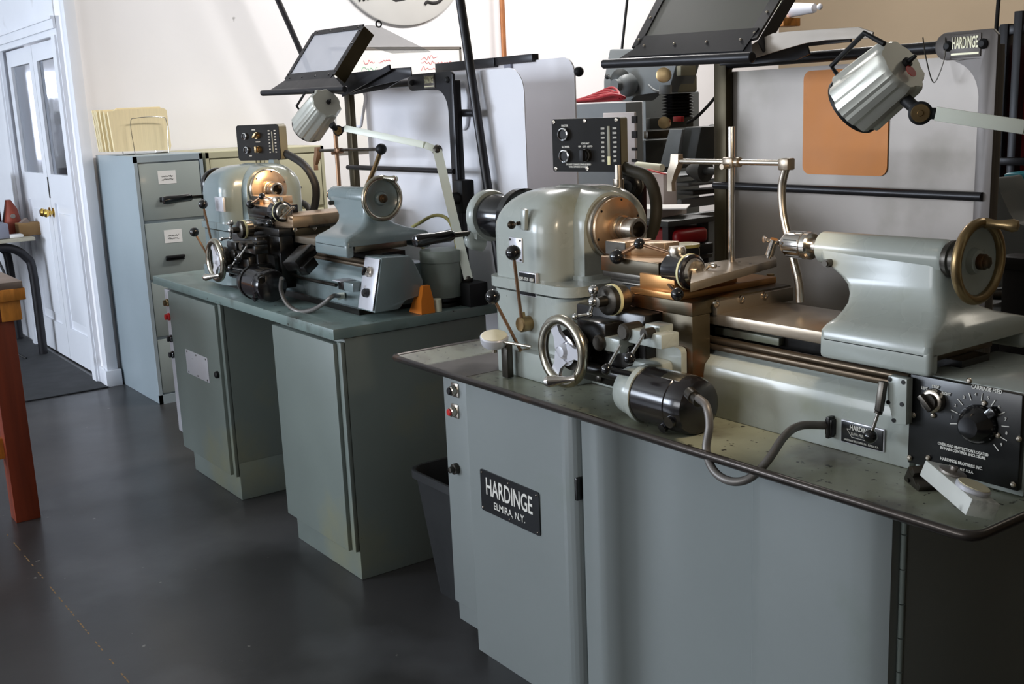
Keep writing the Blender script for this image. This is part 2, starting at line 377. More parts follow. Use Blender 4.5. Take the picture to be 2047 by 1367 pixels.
# ---- headstock
mb = MB()
poly = [(-2.245,1.545),(-2.05,1.545)]+[(-2.05+.07*math.sin(math.radians(a)), 1.615-.07*math.cos(math.radians(a))) for a in (20,40,60,80)]+[(-1.975,1.66),(-1.975,1.95),(-2.245,1.95)]
mb.prism([V(x,y,.838) for x,y in poly], Z*.068, .004)
def hs(z, i=0, x1=-1.995, r=.05): return rrect(-2.315+i, x1-i, 1.575+i, 1.94-i, z, r, 6)
mb.loft([hs(.84), hs(1.043)])
HS = build(mb, 'headstock', PT, LT)
mb = MB()
mb.loft([rrect(-2.325,-1.975,1.568,1.945,z,.05,6) for z in (1.049,1.074)])
se = []
for k in range(9):
    a = PI/2*k/8; i = .1*(1-math.cos(a)); se.append(rrect(-2.322+i, -2.075-i*.6, 1.583+i, 1.935-i, 1.19+.1*math.sin(a), .055, 6))
mb.loft([rrect(-2.322,-2.075,1.583,1.935,1.07,.055,6)]+se)
# neck around the spindle
R = .089; sec = []
pr = [(-R-.002,-.126)]+[(R*math.cos(math.radians(a)), R*math.sin(math.radians(a))) for a in range(180,-1,-12)]+[(R+.002,-.126)]
mb.loft([[V(x,AY+p*s_,AZ+q*s_+(1-s_)*-.0) for p,q in pr] for x,s_ in ((-2.22,1.10),(-2.15,1.10),(-2.115,1.05),(-2.095,1.01),(-2.062+SX,.99),(-2.052+SX,.95))])
mb.loft([rrect(-2.15,-2.03,1.66,1.9,z,.03,4) for z in (1.06,1.085)])
build(mb, 'headstock_cover', PT, LT)
mb = MB(); mb.cyl((-2.2,1.586,1.2),(-2.2,1.572,1.2),.0) if 0 else None
# spindle flange
mb = MB(); mb.rev((-2.06+SX,AY,AZ), X, [(0,.02),(0,.0775),(.022,.0775),(.026,.074),(.026,.02)], 56, closed=True)
SF = build(mb, 'spindle_ring', 'steel', LT)
mb = MB(); mb.rev((-2.034+SX,AY,AZ), X, [(0,.02),(0,.0725),(.008,.0725),(.010,.062),(.014,.05),(.014,.034),(.024,.034),(.024,.02)], 56, closed=True)
build(mb, 'face_disc', 'warm_steel', SF)
mb = MB()
for k in range(6):
    a = 2*PI*k/6+.35; mb.cyl((-2.026+SX,AY+.067*math.cos(a),AZ+.067*math.sin(a)),(-2.0245+SX,AY+.067*math.cos(a),AZ+.067*math.sin(a)),.0032,seg=10)
build(mb, 'screw_heads', 'oily_black', SF)
mb = MB(); mb.rev((-2.02+SX,AY,AZ), X, [(0,.018),(0,.031),(.012,.031),(.013,.027),(.03,.027),(.031,.0255),(.05,.0255),(.051,.027),(.066,.027),(.068,.025),(.068,.019),(.03,.017)], 40, closed=True)
build(mb, 'spindle_nose', 'steel', SF)
build(MB().cyl((-2.0+SX,AY,AZ),(-1.995+SX,AY,AZ),.0175), 'spindle_bore', 'oily_black', SF)
# plates and knob on the cover front (y = 1.583)
mb = MB(); c = at(1031,499,'y',1.58); mb.box(c.x-.026,c.x+.026,1.579,1.584,c.z-.03,c.z+.03,.002); PL = build(mb, 'blank_plate', 'white_plate', LT)
mb = MB()
for sx in (-1,1):
    for sz in (-1,1): mb.cyl((c.x+sx*.021,1.580,c.z+sz*.024),(c.x+sx*.021,1.577,c.z+sz*.024),.003,seg=8)
build(mb, 'screw_heads', 'dark_steel', PL)
c = at(1057,568,'y',1.578); mb = MB(); mb.box(c.x-.034,c.x+.034,1.574,1.584,c.z-.03,c.z+.03,.002); PL = build(mb, 'control_plate', 'white_plate', LT)
build(MB().box(c.x-.031,c.x+.031,1.5725,1.5745,c.z-.027,c.z+.027), 'black_panel', 'plate_black', PL)
text('LOW - STOP - HIGH', (c.x,1.5715,c.z+.013), X, Z, .0105, 'letter_white', PL, sx=.62, bold=.0003)
build(MB().box(c.x-.028,c.x+.028,1.5715,1.5723,c.z-.0005,c.z+.0005), 'rule_line', 'letter_white', PL)
text('SPEED FORWARD', (c.x,1.5715,c.z-.011), X, Z, .0105, 'letter_white', PL, sx=.66, bold=.0003)
c = at(1031,449,'y',1.57); mb = MB(); mb.cyl((c.x+.012,1.583,c.z+.004),(c.x+.012,1.566,c.z+.004),.005); mb.ball((c.x-.006,1.562,c.z),.0105); mb.bar((c.x+.014,1.566,c.z+.004),(c.x-.006,1.562,c.z),.006,.006)
build(mb, 'latch_knob', 'dark_steel', LT)
c = at(1045,435,'y',1.58); build(MB().prism([V(c.x-.004,1.584,c.z+.022),V(c.x+.022,1.584,c.z+.022),V(c.x+.016,1.584,c.z-.03),V(c.x+.0,1.584,c.z-.03)], V(0,-.012,0), .004), 'boss', PT, LT)
# shift levers
for i, (kp, hp) in enumerate((((1026,505),(1045,648)), ((985,593),(1045,713)))):
    h = at(hp[0],hp[1],'y',1.555); k = at(kp[0],kp[1],'y',1.525 if i == 0 else 1.50)
    mb = MB(); mb.rev((h.x,1.58,h.z), -Y, [(0,.019),(.032,.019),(.035,.016),(.035,0)], 28)
    if i == 0: mb.prism([V(h.x-.008,1.56,h.z+.01),V(h.x+.008,1.56,h.z+.01),V(h.x+.004,1.56,h.z+.03),V(h.x-.004,1.56,h.z+.03)], -Y*.008)
    L_ = build(mb, 'shift_lever', 'brass_steel', LT)
    build(MB().tube([(h.x,1.552,h.z+.012),k], .0042, smooth=False), 'rod', 'copper', L_)
    mb = MB(); mb.ball(k, .0185, 24); build(mb, 'ball_knob', 'black_plastic', L_)
# ---- collet closer
mb = MB(); mb.rev((-2.42,AY,AZ), X, [(0,.074),(.006,.081),(.03,.081),(.034,.076),(.034,.05),(.1,.05)], 48); mb.rev((-2.535,AY,AZ), X, [(0,.03),(0,.06),(.1,.06),(.115,.05)], 48)
CC = build(mb, 'collet_closer', 'black_plastic', LT)
mb = MB()
mb.rev((-2.56,AY,AZ), X, [(-.02,.06),(-.016,.068),(-.008,.072),(.012,.072),(.018,.068),(.018,.05),(-.02,.05)], 48, closed=True)
mb.loft([[V(x,1.70,1.135),V(x,1.76,1.125),V(x,1.76,1.15),V(x,1.70,1.16)] for x in (-2.58,-2.545)])
hy = [at(945,466,'x',-2.575), at(905,470,'x',-2.575), at(826,483,'x',-2.575)]
mb.tube([V(-2.575,1.735,1.12), V(-2.575,1.70,1.128), hy[0]], lambda t: .026-.012*t)
build(mb, 'yoke', PT, CC)
mb = MB(); mb.tube([hy[0]+V(0,.01,0), hy[1]], .0075, smooth=False); HN = build(mb, 'handle_rod', 'dark_steel', CC)
d = (hy[2]-hy[1]); mb = MB(); l = d.length; mb.rev(hy[1]+d*-.0, d, [(0,0),(0,.013),(.01,.0165),(l*.5,.0155),(l-.02,.0185),(l-.005,.015),(l,.0)], 28)
build(mb, 'handle_grip', 'black_plastic', CC)
# ---- bed
mb = MB(); mb.box(-1.96,-1.10,1.662,1.858,1.026,1.05,.0015); BW = build(mb, 'bed_plate', 'ground_steel', LT)
mb = MB(); mb.box(-1.95,-1.07,1.715,1.80,.96,1.026)
build(mb, 'bed_neck', 'oily_black', LT)
pts = [(1.632,.838),(1.632,.925),(1.636,.945),(1.65,.958),(1.668,.966),(1.672,.972),(1.88,.972),(1.9,.95),(1.9,.838)]
mb = MB(); mb.prism([V(-1.99,y,z) for y,z in pts], X*.88, .003); BC = build(mb, 'bed_casting', PT, LT)
mb = MB(); mb.box(-1.99,-1.10,1.655,1.70,.973,.985,.003); mb.cyl((-1.9,1.668,.992),(-1.14,1.668,.992),.008)
build(mb, 'lead_screw', 'rail_steel', LT)
a = at(1430,655,'y',1.70); b = at(1558,683,'y',1.70)
build(MB().box(a.x,b.x,1.698,1.715,.996,1.012,.002), 'scale_bar', 'tray_paint', LT)
# bed name plate
c0 = at(1682,868,'y',1.63); c1 = at(1769,880,'y',1.63); cz = (at(1727,871,'y',1.63)).z
mb = MB(); mb.box(c0.x,c1.x,1.6275,1.6325,cz-.0215,cz+.0215,.002); NP = build(mb, 'name_plate', 'white_plate', LT)
build(MB().box(c0.x+.002,c1.x-.002,1.6262,1.628,cz-.0195,cz+.0195,.001), 'black_panel', 'plate_black', NP)
cx = (c0.x+c1.x)/2; wN = c1.x-c0.x
text('HARDINGE', (cx,1.6254,cz+.011), X, Z, .0125, 'letter_white', NP, sx=.8, bold=.0003)
text('SUPER-PRECISION', (cx,1.6254,cz-.0005), X, Z, .007, 'letter_white', NP, sx=.8)
text('HARDINGE BROTHERS INC. ELMIRA N.Y.', (cx,1.6254,cz-.014), X, Z, .0052, 'letter_white', NP, sx=.8)
mb = MB()
for p, q in (((-.34,.007),(-.22,-.007)),((-.22,-.007),(.22,-.007)),((.22,-.007),(.34,.007)),((-.34,.007),(-.27,.007)),((.27,.007),(.34,.007))):
    mb.bar((cx+p[0]*wN,1.6258,cz+p[1]),(cx+q[0]*wN,1.6258,cz+q[1]),.0009,.0009,Y)
build(mb, 'wing_emblem', 'letter_white', NP)
# ---- saddle / carriage
mb = MB()
mb.box(-1.84,-1.61,1.60,1.905,1.052,1.08,.002)
mb.box(-1.70,-1.61,1.60,1.652,.83+.035,1.052,.002)
mb.box(-1.92,-1.70,1.605,1.65,1.0,1.052,.002)
SD = build(mb, 'saddle', 'oily_steel', LT)
mb = MB(); mb.box(-1.612,-1.598,1.66,1.90,1.047,1.077,.0015); GB = build(mb, 'gib_bar', 'ground_steel', SD)
mb = MB()
for (px,py) in ((1432,607),(1483,598),(1529,591)):
    p = at(px,py,'x',-1.597); mb.rev((-1.599,p.y,p.z), X, [(0,.0085),(.004,.0085),(.005,.005),(.002,.004),(.002,0)], 18)
mb.rev((-1.609,at(1573,592,'x',-1.6).y,at(1573,592,'x',-1.6).z), X, [(0,.009),(.003,.009),(.003,.007),(0,.007)], 18)
build(mb, 'socket_screws', 'steel', SD)
mb = MB()
for (px,py,h) in ((1540,556,.013),(1515,559,.005)):
    p = at(px,py,'z',1.085); mb.rev((p.x,p.y,1.079), Z, [(0,.007),(h*.4,.007),(h*.5,.004),(h*.85,.004),(h*.9,.009),(h+.003,.009),(h+.003,0)], 16)
build(mb, 'oil_caps', 'brass_steel', SD)
# cross slide (lamp orange painted into its steel) and long rear tool plate
zt = 1.139
A = [at(1405,556,'z',zt-.016), at(1477,538,'z',zt-.016)]
mb = MB()
p0 = at(1330,604,'z',1.081); p1 = at(1477,576,'z',1.081); p2 = at(1492,545,'z',1.081)
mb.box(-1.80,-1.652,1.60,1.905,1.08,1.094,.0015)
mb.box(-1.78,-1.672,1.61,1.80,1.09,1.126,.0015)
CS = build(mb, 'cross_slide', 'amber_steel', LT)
q = [at(1380,566,'z',1.141), at(1553,517,'z',1.141), at(1546,507,'z',1.141), at(1440,521,'z',1.141), at(1385,530,'z',1.141)]
mb = MB(); mb.prism([p-V(0,0,.018) for p in q], Z*.018, .0012); TP = build(mb, 'rear_tool_plate', 'ground_steel', LT)
mb = MB()
for (px,py) in ((1500,527),(1437,532),(1478,523)):
    p = at(px,py,'z',1.1415); mb.cyl((p.x,p.y,1.1405),(p.x,p.y,1.1415),.003,seg=8)
build(mb, 'tapped_holes', 'oily_black', TP)
# compound slide under and top
mb = MB()
mb.box(-1.915,-1.77,1.62,1.74,1.105,1.118,.0015); mb.box(-1.905,-1.74,1.635,1.74,1.094,1.106,.001); mb.box(-1.90,-1.78,1.63,1.74,1.078,1.096,.001)
mb.box(-1.90,-1.85,1.622,1.66,1.055,1.08,.001)
build(mb, 'compound_base', 'dark_steel', LT)
mb = MB(); mb.box(-1.915,-1.725,1.615,1.735,1.118,1.15,.0015)
CP = build(mb, 'compound_slide', 'oily_steel', LT)
build(MB().box(-1.914,-1.726,1.616,1.734,1.15,1.1515), 'slide_top', 'warm_steel', CP)
mb = MB()
for z_ in (1.128,1.142): mb.cyl((-1.726,1.64,z_),(-1.722,1.64,z_),.004,seg=10)
build(mb, 'end_screws', 'steel', CP)
# compound feed dial: axis +X
cy_, cz_ = at(1378,543,'x',-1.66).y, at(1378,543,'x',-1.66).z
mb = MB(); mb.rev((-1.718,cy_,cz_), X, [(0,.0),(0,.026),(.006,.035),(.05,.036),(.054,.0375),(.068,.0375),(.072,.033),(.074,.0)], 40)
CD = build(mb, 'compound_dial', 'motor_black', LT)
build(MB().rev((-1.662,cy_,cz_), X, [(0,.0),(0,.0382),(.005,.0382),(.005,.0)], 40), 'graduated_ring', 'ring_yellow', CD)
mb = MB(); mb.rev((-1.645,cy_,cz_), X, [(0,.03),(.006,.026),(.006,.012),(.014,.012),(.016,0)], 32)
pa = V(-1.627,cy_-.022,cz_-.02); pb = V(-1.627,cy_+.024,cz_+.014); mb.tube([pa,pb],.0042,smooth=False); mb.ball(pa,.0055,12); mb.ball(pb,.0055,12)
mb.rev(pa, X, [(0,.003),(.02,.0055),(.03,.0045),(.032,0)], 14); mb.rev(pb, X, [(0,.003),(.012,.006),(.02,.0045),(.022,0)], 14)
build(mb, 'crank', 'steel', CD)
mb = MB(); mb.rev((-1.70,cy_+.004,cz_+.03), Z, [(0,.018),(.012,.02),(.02,.017),(.022,0)], 24); build(mb, 'oil_cup', 'steel', CD)
# tool post
mb = MB(); tp = at(1213,512,'y',1.645)
mb.prism([V(-1.93,1.645,1.1515),V(-1.865,1.645,1.1515),V(-1.865,1.725,1.1515),V(-1.93,1.725,1.1515)], Z*.031, .001)
mb.prism([V(-1.865,1.66,1.1515),V(-1.80,1.705,1.1515),V(-1.80,1.75,1.1515),V(-1.865,1.725,1.1515)], Z*.028, .001)
TPO = build(mb, 'tool_post', 'warm_steel', LT)
build(MB().box(-1.931,-1.864,1.6435,1.6455,1.152,1.181), 'tool_post_face', 'dark_steel', TPO)
k0 = at(1278,487,'y',1.63); k1 = at(1233,513,'y',1.60); k2 = at(1345,508,'y',1.66)
build(MB().tube([k0,k1],.005,smooth=False).tube([k0,k2],.004,smooth=False), 'clamp_rods', 'copper', TPO)
build(MB().ball(k0,.0125,20).ball(k1,.0165,20), 'ball_knobs', 'black_plastic', TPO)
c = at(1354,588,'y',1.575); build(MB().tube([c,V(-1.72,1.63,c.z+.012)],.004,smooth=False).ball(c,.0135,20), 'lock_knob', 'black_plastic', LT)
# cross feed dial: axis -Y
c = at(1218,600,'x',-1.80); mb = MB(); mb.rev((c.x,c.y+.09,c.z), -Y, [(0,.014),(.05,.014),(.052,.03),(.078,.032),(.08,.0)], 40)
XD = build(mb, 'cross_feed_dial', 'steel', LT)
build(MB().rev((c.x,c.y+.012,c.z), -Y, [(0,0),(0,.0345),(.008,.0345),(.008,0)], 40), 'graduated_ring', 'ring_yellow', XD)
mb = MB(); mb.rev((c.x,c.y+.004,c.z), -Y, [(0,.033),(.012,.032),(.016,.026),(.017,.012),(.04,.011),(.042,0)], 36); build(mb, 'dial_drum', 'dark_steel', XD)
yb = c.y-.036
b1 = at(1186,580,'y',yb); b2 = at(1186,603,'y',yb); b3 = at(1179,628,'y',yb); b4 = at(1150,633,'y',yb-.03)
mb = MB(); mb.ball(b1,.0115,18); mb.ball(b2,.0115,18); mb.tube([b1,b2,b3],.0048,smooth=False); mb.ball(b3,.0075,14); mb.tube([b3,b4],.0036,smooth=False); mb.ball(b4,.0075,14)
build(mb, 'ball_crank', 'chrome', XD)
build(MB().box(c.x-.06,c.x+.05,c.y+.085,1.64,c.z-.045,c.z+.02,.004), 'screw_bracket', 'oily_black', LT)
# apron
mb = MB(); mb.box(-1.93,-1.70,1.55,1.64,.875,1.05,.006); mb.box(-1.90,-1.72,1.52,1.56,.885,.985,.008); mb.cyl((-1.90,1.50,.925),(-1.70,1.50,.925),.014); mb.box(-1.86,-1.77,1.5,1.55,.98,1.03,.004)
AP = build(mb, 'apron', 'oily_black', LT)
mb = MB()
for k in range(5):
    mb.rev((-1.89+k*.038,1.522,.90+(k%2)*.07), -Y, [(0,.009),(.008,.009),(.01,.006),(.01,0)], 14)
build(mb, 'apron_bosses', 'dark_steel', AP)
# green stop blocks with lever pair
s0 = at(1275,672,'y',1.50)
mb = MB(); a = at(1228,664,'y',1.50); b = at(1318,660,'y',1.50)
mb.box(at(1255,660,'y',1.5).x, at(1322,660,'y',1.5).x, 1.50,1.55, s0.z-.018,s0.z+.012,.003)
mb.box(at(1198,680,'y',1.5).x, at(1238,680,'y',1.5).x, 1.50,1.54, at(1205,700,'y',1.5).z,at(1205,672,'y',1.5).z,.003)
mb.box(at(1288,640,'y',1.52).x, at(1318,640,'y',1.52).x, 1.52,1.56, s0.z+.008,s0.z+.024,.003)
SB = build(mb, 'feed_levers', PT, LT)
mb = MB()
for px,py in ((1240,662),(1190,684)):
    p = at(px,py,'y',1.495); mb.rev((p.x+.012,1.535,p.z), -Y, [(0,.018),(.042,.018),(.046,.014),(.046,0)], 24)
p = at(1290,667,'y',1.49); mb.cyl((p.x,1.51,p.z),(p.x,1.485,p.z),.011)
build(mb, 'pivot_caps', 'dark_steel', SB)
l1a, l1b = at(1288,668,'y',1.485), at(1258,716,'y',1.45); l2a, l2b = at(1240,690,'y',1.485), at(1213,738,'y',1.45)
build(MB().tube([l1a,l1b],.0038,smooth=False).tube([l2a,l2b],.0038,smooth=False), 'lever_rods', 'chrome', SB)
build(MB().ball(l1b,.0125,18).ball(l2b,.0125,18).tube([l2b,at(1262,748,'y',1.48)],.006,smooth=False), 'ball_knobs', 'black_plastic', SB)
# carriage handwheel
c = at(1125,702,'y',1.455); mb = MB(); mb.torus(c, -Y, .070, .0118, 56, 14)
HW = build(mb, 'carriage_handwheel', 'wheel_steel', LT)
mb = MB(); mb.rev((c.x,c.y+.012,c.z), -Y, [(0,0),(0,.03),(.006,.034),(.01,.02),(.02,.012),(.022,0)], 28)
for k in range(3):
    a = math.radians(90+120*k+30); d = V(math.cos(a),0,math.sin(a)); n = V(-d.z,0,d.x)
    mb.loft([[c+d*t+n*w+Y*.008, c+d*t-n*w+Y*.008, c+d*t-n*w+Y*-.001, c+d*t+n*w+Y*-.001] for t, w in ((.015,.022),(.04,.012),(.055,.013),(.069,.024))])
build(mb, 'web', 'white_plate', HW)
hp = at(1150,757,'y',1.44); ht = at(1088,763,'y',1.40); d = ht-hp; l = d.length
mb = MB(); mb.rev(hp, d, [(0,.008),(l*.25,.0065),(l*.6,.0105),(l*.85,.0135),(l*.97,.009),(l,0)], 20); build(mb, 'handle', 'bright_steel', HW)
build(MB().cyl((c.x,c.y+.01,c.z),(c.x,1.56,c.z),.024,seg=28).cyl((c.x,c.y+.02,c.z),(c.x,c.y+.04,c.z),.046,seg=36), 'shaft', 'dark_steel', HW)
# feed motor
y_m = 1.515; mc0 = at(1285,783,'y',y_m); zc = .895; 
mb = MB(); mb.loft([rrect(-1.735,-1.625,.86,.985,0,.012,4,lambda a,b,z: V(a, 1.598, b)), rrect(-1.735,-1.625,.86,.985,0,.012,4,lambda a,b,z: V(a,1.582,b))])
rg = []
for x_, r_, yy in ((-1.735,.034,y_m+.01),(-1.71,.05,y_m),(-1.68,.056,y_m),(-1.668,.055,y_m),(-1.662,.063,y_m),(-1.648,.063,y_m)): 
    rg.append([V(x_, yy+r_*math.cos(2*PI*k/32), zc+r_*math.sin(2*PI*k/32)) for k in range(32)])
mb.loft(rg); mb.box(-1.73,-1.65,1.53,1.59,.87,.955,.012)
FM = build(mb, 'motor_mount', PT, LT)
mb = MB(); mb.rev((-1.65,y_m,zc), X, [(0,0),(0,.058),(.002,.0595),(.098,.0595),(.100,.0575),(.102,.0595),(.128,.0595),(.142,.054),(.148,.04),(.15,0)], 48)
mb.cyl((-1.53,y_m-.045,zc-.02),(-1.53,y_m-.062,zc-.024),.012); mb.cyl((-1.56,y_m-.04,zc-.04),(-1.56,y_m-.052,zc-.045),.01)
MO = build(mb, 'feed_motor', 'motor_black', LT)
g = at(1388,794,'y',1.46); mb = MB(); mb.rev(g, V(1,-.35,-.2), [(-.022,.012),(0,.013),(.001,.010),(.012,.010),(.014,.0115),(.02,.0115),(.02,0)], 20); build(mb, 'cable_gland', 'dark_steel', MO)
mb = MB(); 
pr = []
for k in range(7):
    a = math.radians(62+k*9); pr.append((math.cos(a), math.sin(a)))
for p_, q_ in zip(pr, pr[1:]):
    mb.loft([[V(x_, y_m-.0602*p_[0], zc+.0602*p_[1]), V(x_, y_m-.0602*q_[0], zc+.0602*q_[1]), V(x_, y_m-.059*q_[0], zc+.059*q_[1]), V(x_, y_m-.059*p_[0], zc+.059*p_[1])] for x_ in (-1.585,-1.535)])
build(mb, 'rating_plate', 'steel', MO)
cab = [at(1396,796,'y',1.45), at(1412,812,'y',1.43), at(1418,850,'y',1.42), at(1412,900,'y',1.41), at(1428,942,'y',1.395), at(1462,962,'y',1.395), at(1500,955,'y',1.41), at(1535,920,'y',1.44), at(1568,872,'y',1.50), at(1600,851,'y',1.56), at(1652,850,'y',1.622)]
build(MB().tube(cab, .0078, 14), 'motor_cable', 'cable_grey', LT)
c = at(1660,853,'y',1.625); build(MB().box(c.x-.008,c.x+.008,1.618,1.634,c.z-.016,c.z+.016,.003).box(c.x-.004,c.x+.004,1.615,1.634,c.z-.021,c.z+.021,.002), 'cable_entry', 'oily_black', LT)
# ---- control box at right end
bz1 = .976
mb = MB(); bxr = at(2046,880,'y',1.63).x; mb.box(-1.105,bxr,1.64,1.88,.84,1.014,.004); CB = build(mb, 'feed_control_box', PT, LT)
mb = MB(); mb.box(-1.112,bxr-.004,1.628,1.641,.852,1.012,.002); FP = build(mb, 'face_plate', 'box_face_black', LT)
fy = 1.6272
def fp(px,py): return at(px,py,'y',fy)
p = fp(1868,800)
mb = MB(); mb.rev((p.x,fy,p.z), -Y, [(0,.021),(.01,.0195),(.012,.016),(.012,0)], 32); KN = build(mb, 'direction_knob', 'steel', FP)
mb = MB(); mb.rev((p.x,fy-.012,p.z), -Y, [(0,.013),(.008,.013),(.008,0)], 24); d = V(math.cos(math.radians(135)),0,math.sin(math.radians(135)))
mb = MB(); mb.rev((p.x,fy-.012,p.z), -Y, [(0,.014),(.008,.014),(.008,0)], 24); mb.bar(V(p.x,fy-.024,p.z)-d*.016, V(p.x,fy-.024,p.z)+d*.016, .009,.012, Y, .001); build(mb, 'pointer_knob', 'dark_steel', FP)
p = fp(1957,847); mb = MB(); mb.rev((p.x,fy,p.z), -Y, [(0,.028),(.004,.033),(.012,.032),(.028,.022),(.033,.017),(.034,0)], 40); d = V(math.cos(math.radians(45)),0,math.sin(math.radians(45)))
mb.bar(V(p.x,fy-.008,p.z), V(p.x,fy-.008,p.z)+d*.045, .016, .014, Y, .003)
build(mb, 'feed_rate_knob', 'black_plastic', FP)
pk = p
mb = MB()
for k in range(20):
    a = math.radians(205-k*13.2); d = V(math.cos(a),0,math.sin(a)); l0 = .040
    if k % 2: mb.bar(V(pk.x,fy-.0006,pk.z)+d*l0, V(pk.x,fy-.0006,pk.z)+d*(l0+.013), .0014,.0008, Y)
build(mb, 'dial_ticks', 'letter_white', FP)
for k in range(1,19,2):
    a = math.radians(205-(k+1)*13.2); d = V(math.cos(a),0,math.sin(a))
    text(str(k//2+1), V(pk.x,fy-.0008,pk.z)+d*.049, X, Z, .0075, 'letter_white', FP)
for t_, px, py, s_ in (('LEFT',1849,776,.0068),('STOP',1871,773,.0068),('RIGHT',1892,787,.0068),('CARRIAGE FEED',1973,778,.0088),('OVERLOAD PROTECTION LOCATED\nIN MAIN CONTROL ENCLOSURE',1925,901,.0066),('HARDINGE BROTHERS INC.',1922,926,.0074),('ELMIRA, N.Y. U.S.A.',1922,938,.0064)):
    q_ = fp(px,py); text(t_, (q_.x,fy-.0008,q_.z), X, Z, s_, 'letter_white', FP, sx=.85, bold=.0002)
mb = MB()
for px,py in ((1938,761),(1827,829),(1856,915),(1819,915),(2037,877),(2026,968),(1968,806),(1995,870),(1866,830)):
    q_ = fp(px,py); mb.rev((q_.x,fy,q_.z), -Y, [(0,.005),(.002,.005),(.004,.003),(.0045,0)], 14)
build(mb, 'screw_heads', 'steel', FP)
# green end bracket and half-nut lever
b0 = at(1775,750,'y',1.612); b1 = at(1812,850,'y',1.612)
mb = MB(); mb.prism([at(px,py,'y',1.607) for px,py in ((1775,750),(1813,758),(1811,850),(1785,848),(1781,815),(1773,805))], Y*.018, .002)
EB = build(mb, 'end_bracket', PT, LT)
mb = MB()
for px,py in ((1779,758),(1806,764),(1776,804),(1803,808),(1787,840)):
    q_ = at(px,py,'y',1.607); mb.cyl((q_.x,1.608,q_.z),(q_.x,1.6055,q_.z),.004,seg=10)
build(mb, 'socket_screws', 'oily_black', EB)
s1, s2, s3 = at(1766,762,'y',1.60), at(1757,822,'y',1.592), at(1740,872,'y',1.585)
mb = MB(); mb.bar(s1, s2, .012,.013, Y, .002); mb.cyl(s2, s2+(s3-s2)*.08, .007); HL = build(mb, 'half_nut_lever', 'dark_steel', LT)
build(MB().tube([s2,s3],.0033,smooth=False), 'rod', 'bright_steel', HL)
build(MB().ball(s3,.0125,20), 'ball_knob', 'black_plastic', HL)
# ---- tailstock
def zz(px,py,y=AY): return at(px,py,'y',y)
mb = MB()
TS = [ # z, x0, x1, y0, y1, r
 (1.0515,-1.292,-1.062,1.607,1.925,.012),(1.068,-1.292,-1.062,1.607,1.925,.012),(1.078,-1.288,-1.066,1.614,1.916,.016),
 (1.086,-1.287,-1.074,1.636,1.884,.02),(1.095,-1.294,-1.085,1.664,1.850,.02),(1.106,-1.302,-1.098,1.690,1.824,.02),(1.12,-1.311,-1.110,1.706,1.806,.02),
 (1.135,-1.322,-1.118,1.714,1.797,.02),(1.150,-1.34,-1.122,1.717,1.793,.02),(1.165,-1.366,-1.124,1.719,1.791,.02),(1.18,-1.392,-1.126,1.722,1.788,.02),(1.196,-1.40,-1.128,1.724,1.786,.02)]
def tsx(z, x0):
    return x0
mb.loft([rrect(a,b,c_,d_,z,r,5) for z,a,b,c_,d_,r in TS])
mb.rev((-1.405,AY,AZ), X, [(0,0),(0,.027),(.004,.031),(.27,.034),(.277,.03),(.277,0)], 40)
mb.box(-1.292,-1.062,1.607,1.636,1.016,1.062,.009,3); mb.box(-1.292,-1.062,1.894,1.925,1.02,1.062,.009,3)
TSO = build(mb, 'tailstock', PT, LT)
c = at(1655,526,'y',1.715); mb = MB(); mb.cyl((c.x,1.76,c.z),(c.x,1.708,c.z),.008); mb.rev((c.x,1.708,c.z),-Y,[(0,.006),(.003,.006),(.003,0)],12); build(mb, 'clamp_screw', 'dark_steel', TSO)
mb = MB(); mb.rev((-1.43,AY,AZ), X, [(0,0),(0,.016),(.03,.017),(.03,0)], 28); build(mb, 'quill', 'steel', TSO)
mb = MB(); mb.rev((-1.498,AY,AZ), X, [(-.014,.0),(-.014,.008),(-.006,.012),(0,.02),(.012,.0265),(.05,.0265),(.051,.024),(.054,.024),(.055,.0275),(.066,.0275),(.07,.024),(.072,0)], 40)
CH = build(mb, 'drill_chuck', 'bright_steel', TSO)
mb = MB()
for k in range(14):
    a = 2*PI*k/14; mb.box(-1.484,-1.45,AY+.0262*math.cos(a)-.0012,AY+.0262*math.cos(a)+.0012,AZ+.0262*math.sin(a)-.0012,AZ+.0262*math.sin(a)+.0012)
mb.cyl((-1.488,AY-.024,AZ+.004),(-1.488,AY-.0275,AZ+.004),.0035,seg=10)
build(mb, 'flutes', 'dark_steel', TSO)
e0 = at(1550,487,'y',AY); mb = MB(); mb.tube([V(-1.51,AY,AZ), e0],.0035,smooth=False)
f0 = at(1548,478,'y',AY-.01); f1 = at(1538,510,'y',AY-.01); mb.cyl(f0,f1,.0085); mb.cyl(f1,f1+(f1-f0)*.15,.005); g0 = at(1530,478,'y',AY-.02); mb.cyl(e0,g0,.004); mb.rev(g0,V(-.3,-.9,0),[(0,.006),(.003,.0075),(.004,0)],16)
build(mb, 'edge_finder', 'bright_steel', TSO)
mb = MB(); mb.rev((-1.13,AY,AZ), X, [(0,.03),(.006,.031),(.008,.034),(.014,.034),(.016,.030),(.03,.030),(.032,.033),(.04,.033),(.042,0)], 40); build(mb, 'feed_dial', 'dark_steel', TSO)
hx = -1.072
mb = MB(); mb.torus((hx,AY,AZ), X, .067, .0088, 64, 14)
a0 = V(hx+.002,AY+.010,AZ+.066); a1 = at(2010,472,'y',AY+.02); a1 = V(hx+.055,AY+.028,AZ+.062); d = a1-a0; l = d.length
mb.rev(a0, d, [(0,.0095),(l*.3,.007),(l*.55,.0085),(l*.8,.0115),(l*.95,.009),(l,0)], 20)
build(mb, 'handwheel', 'brass_steel', TSO)
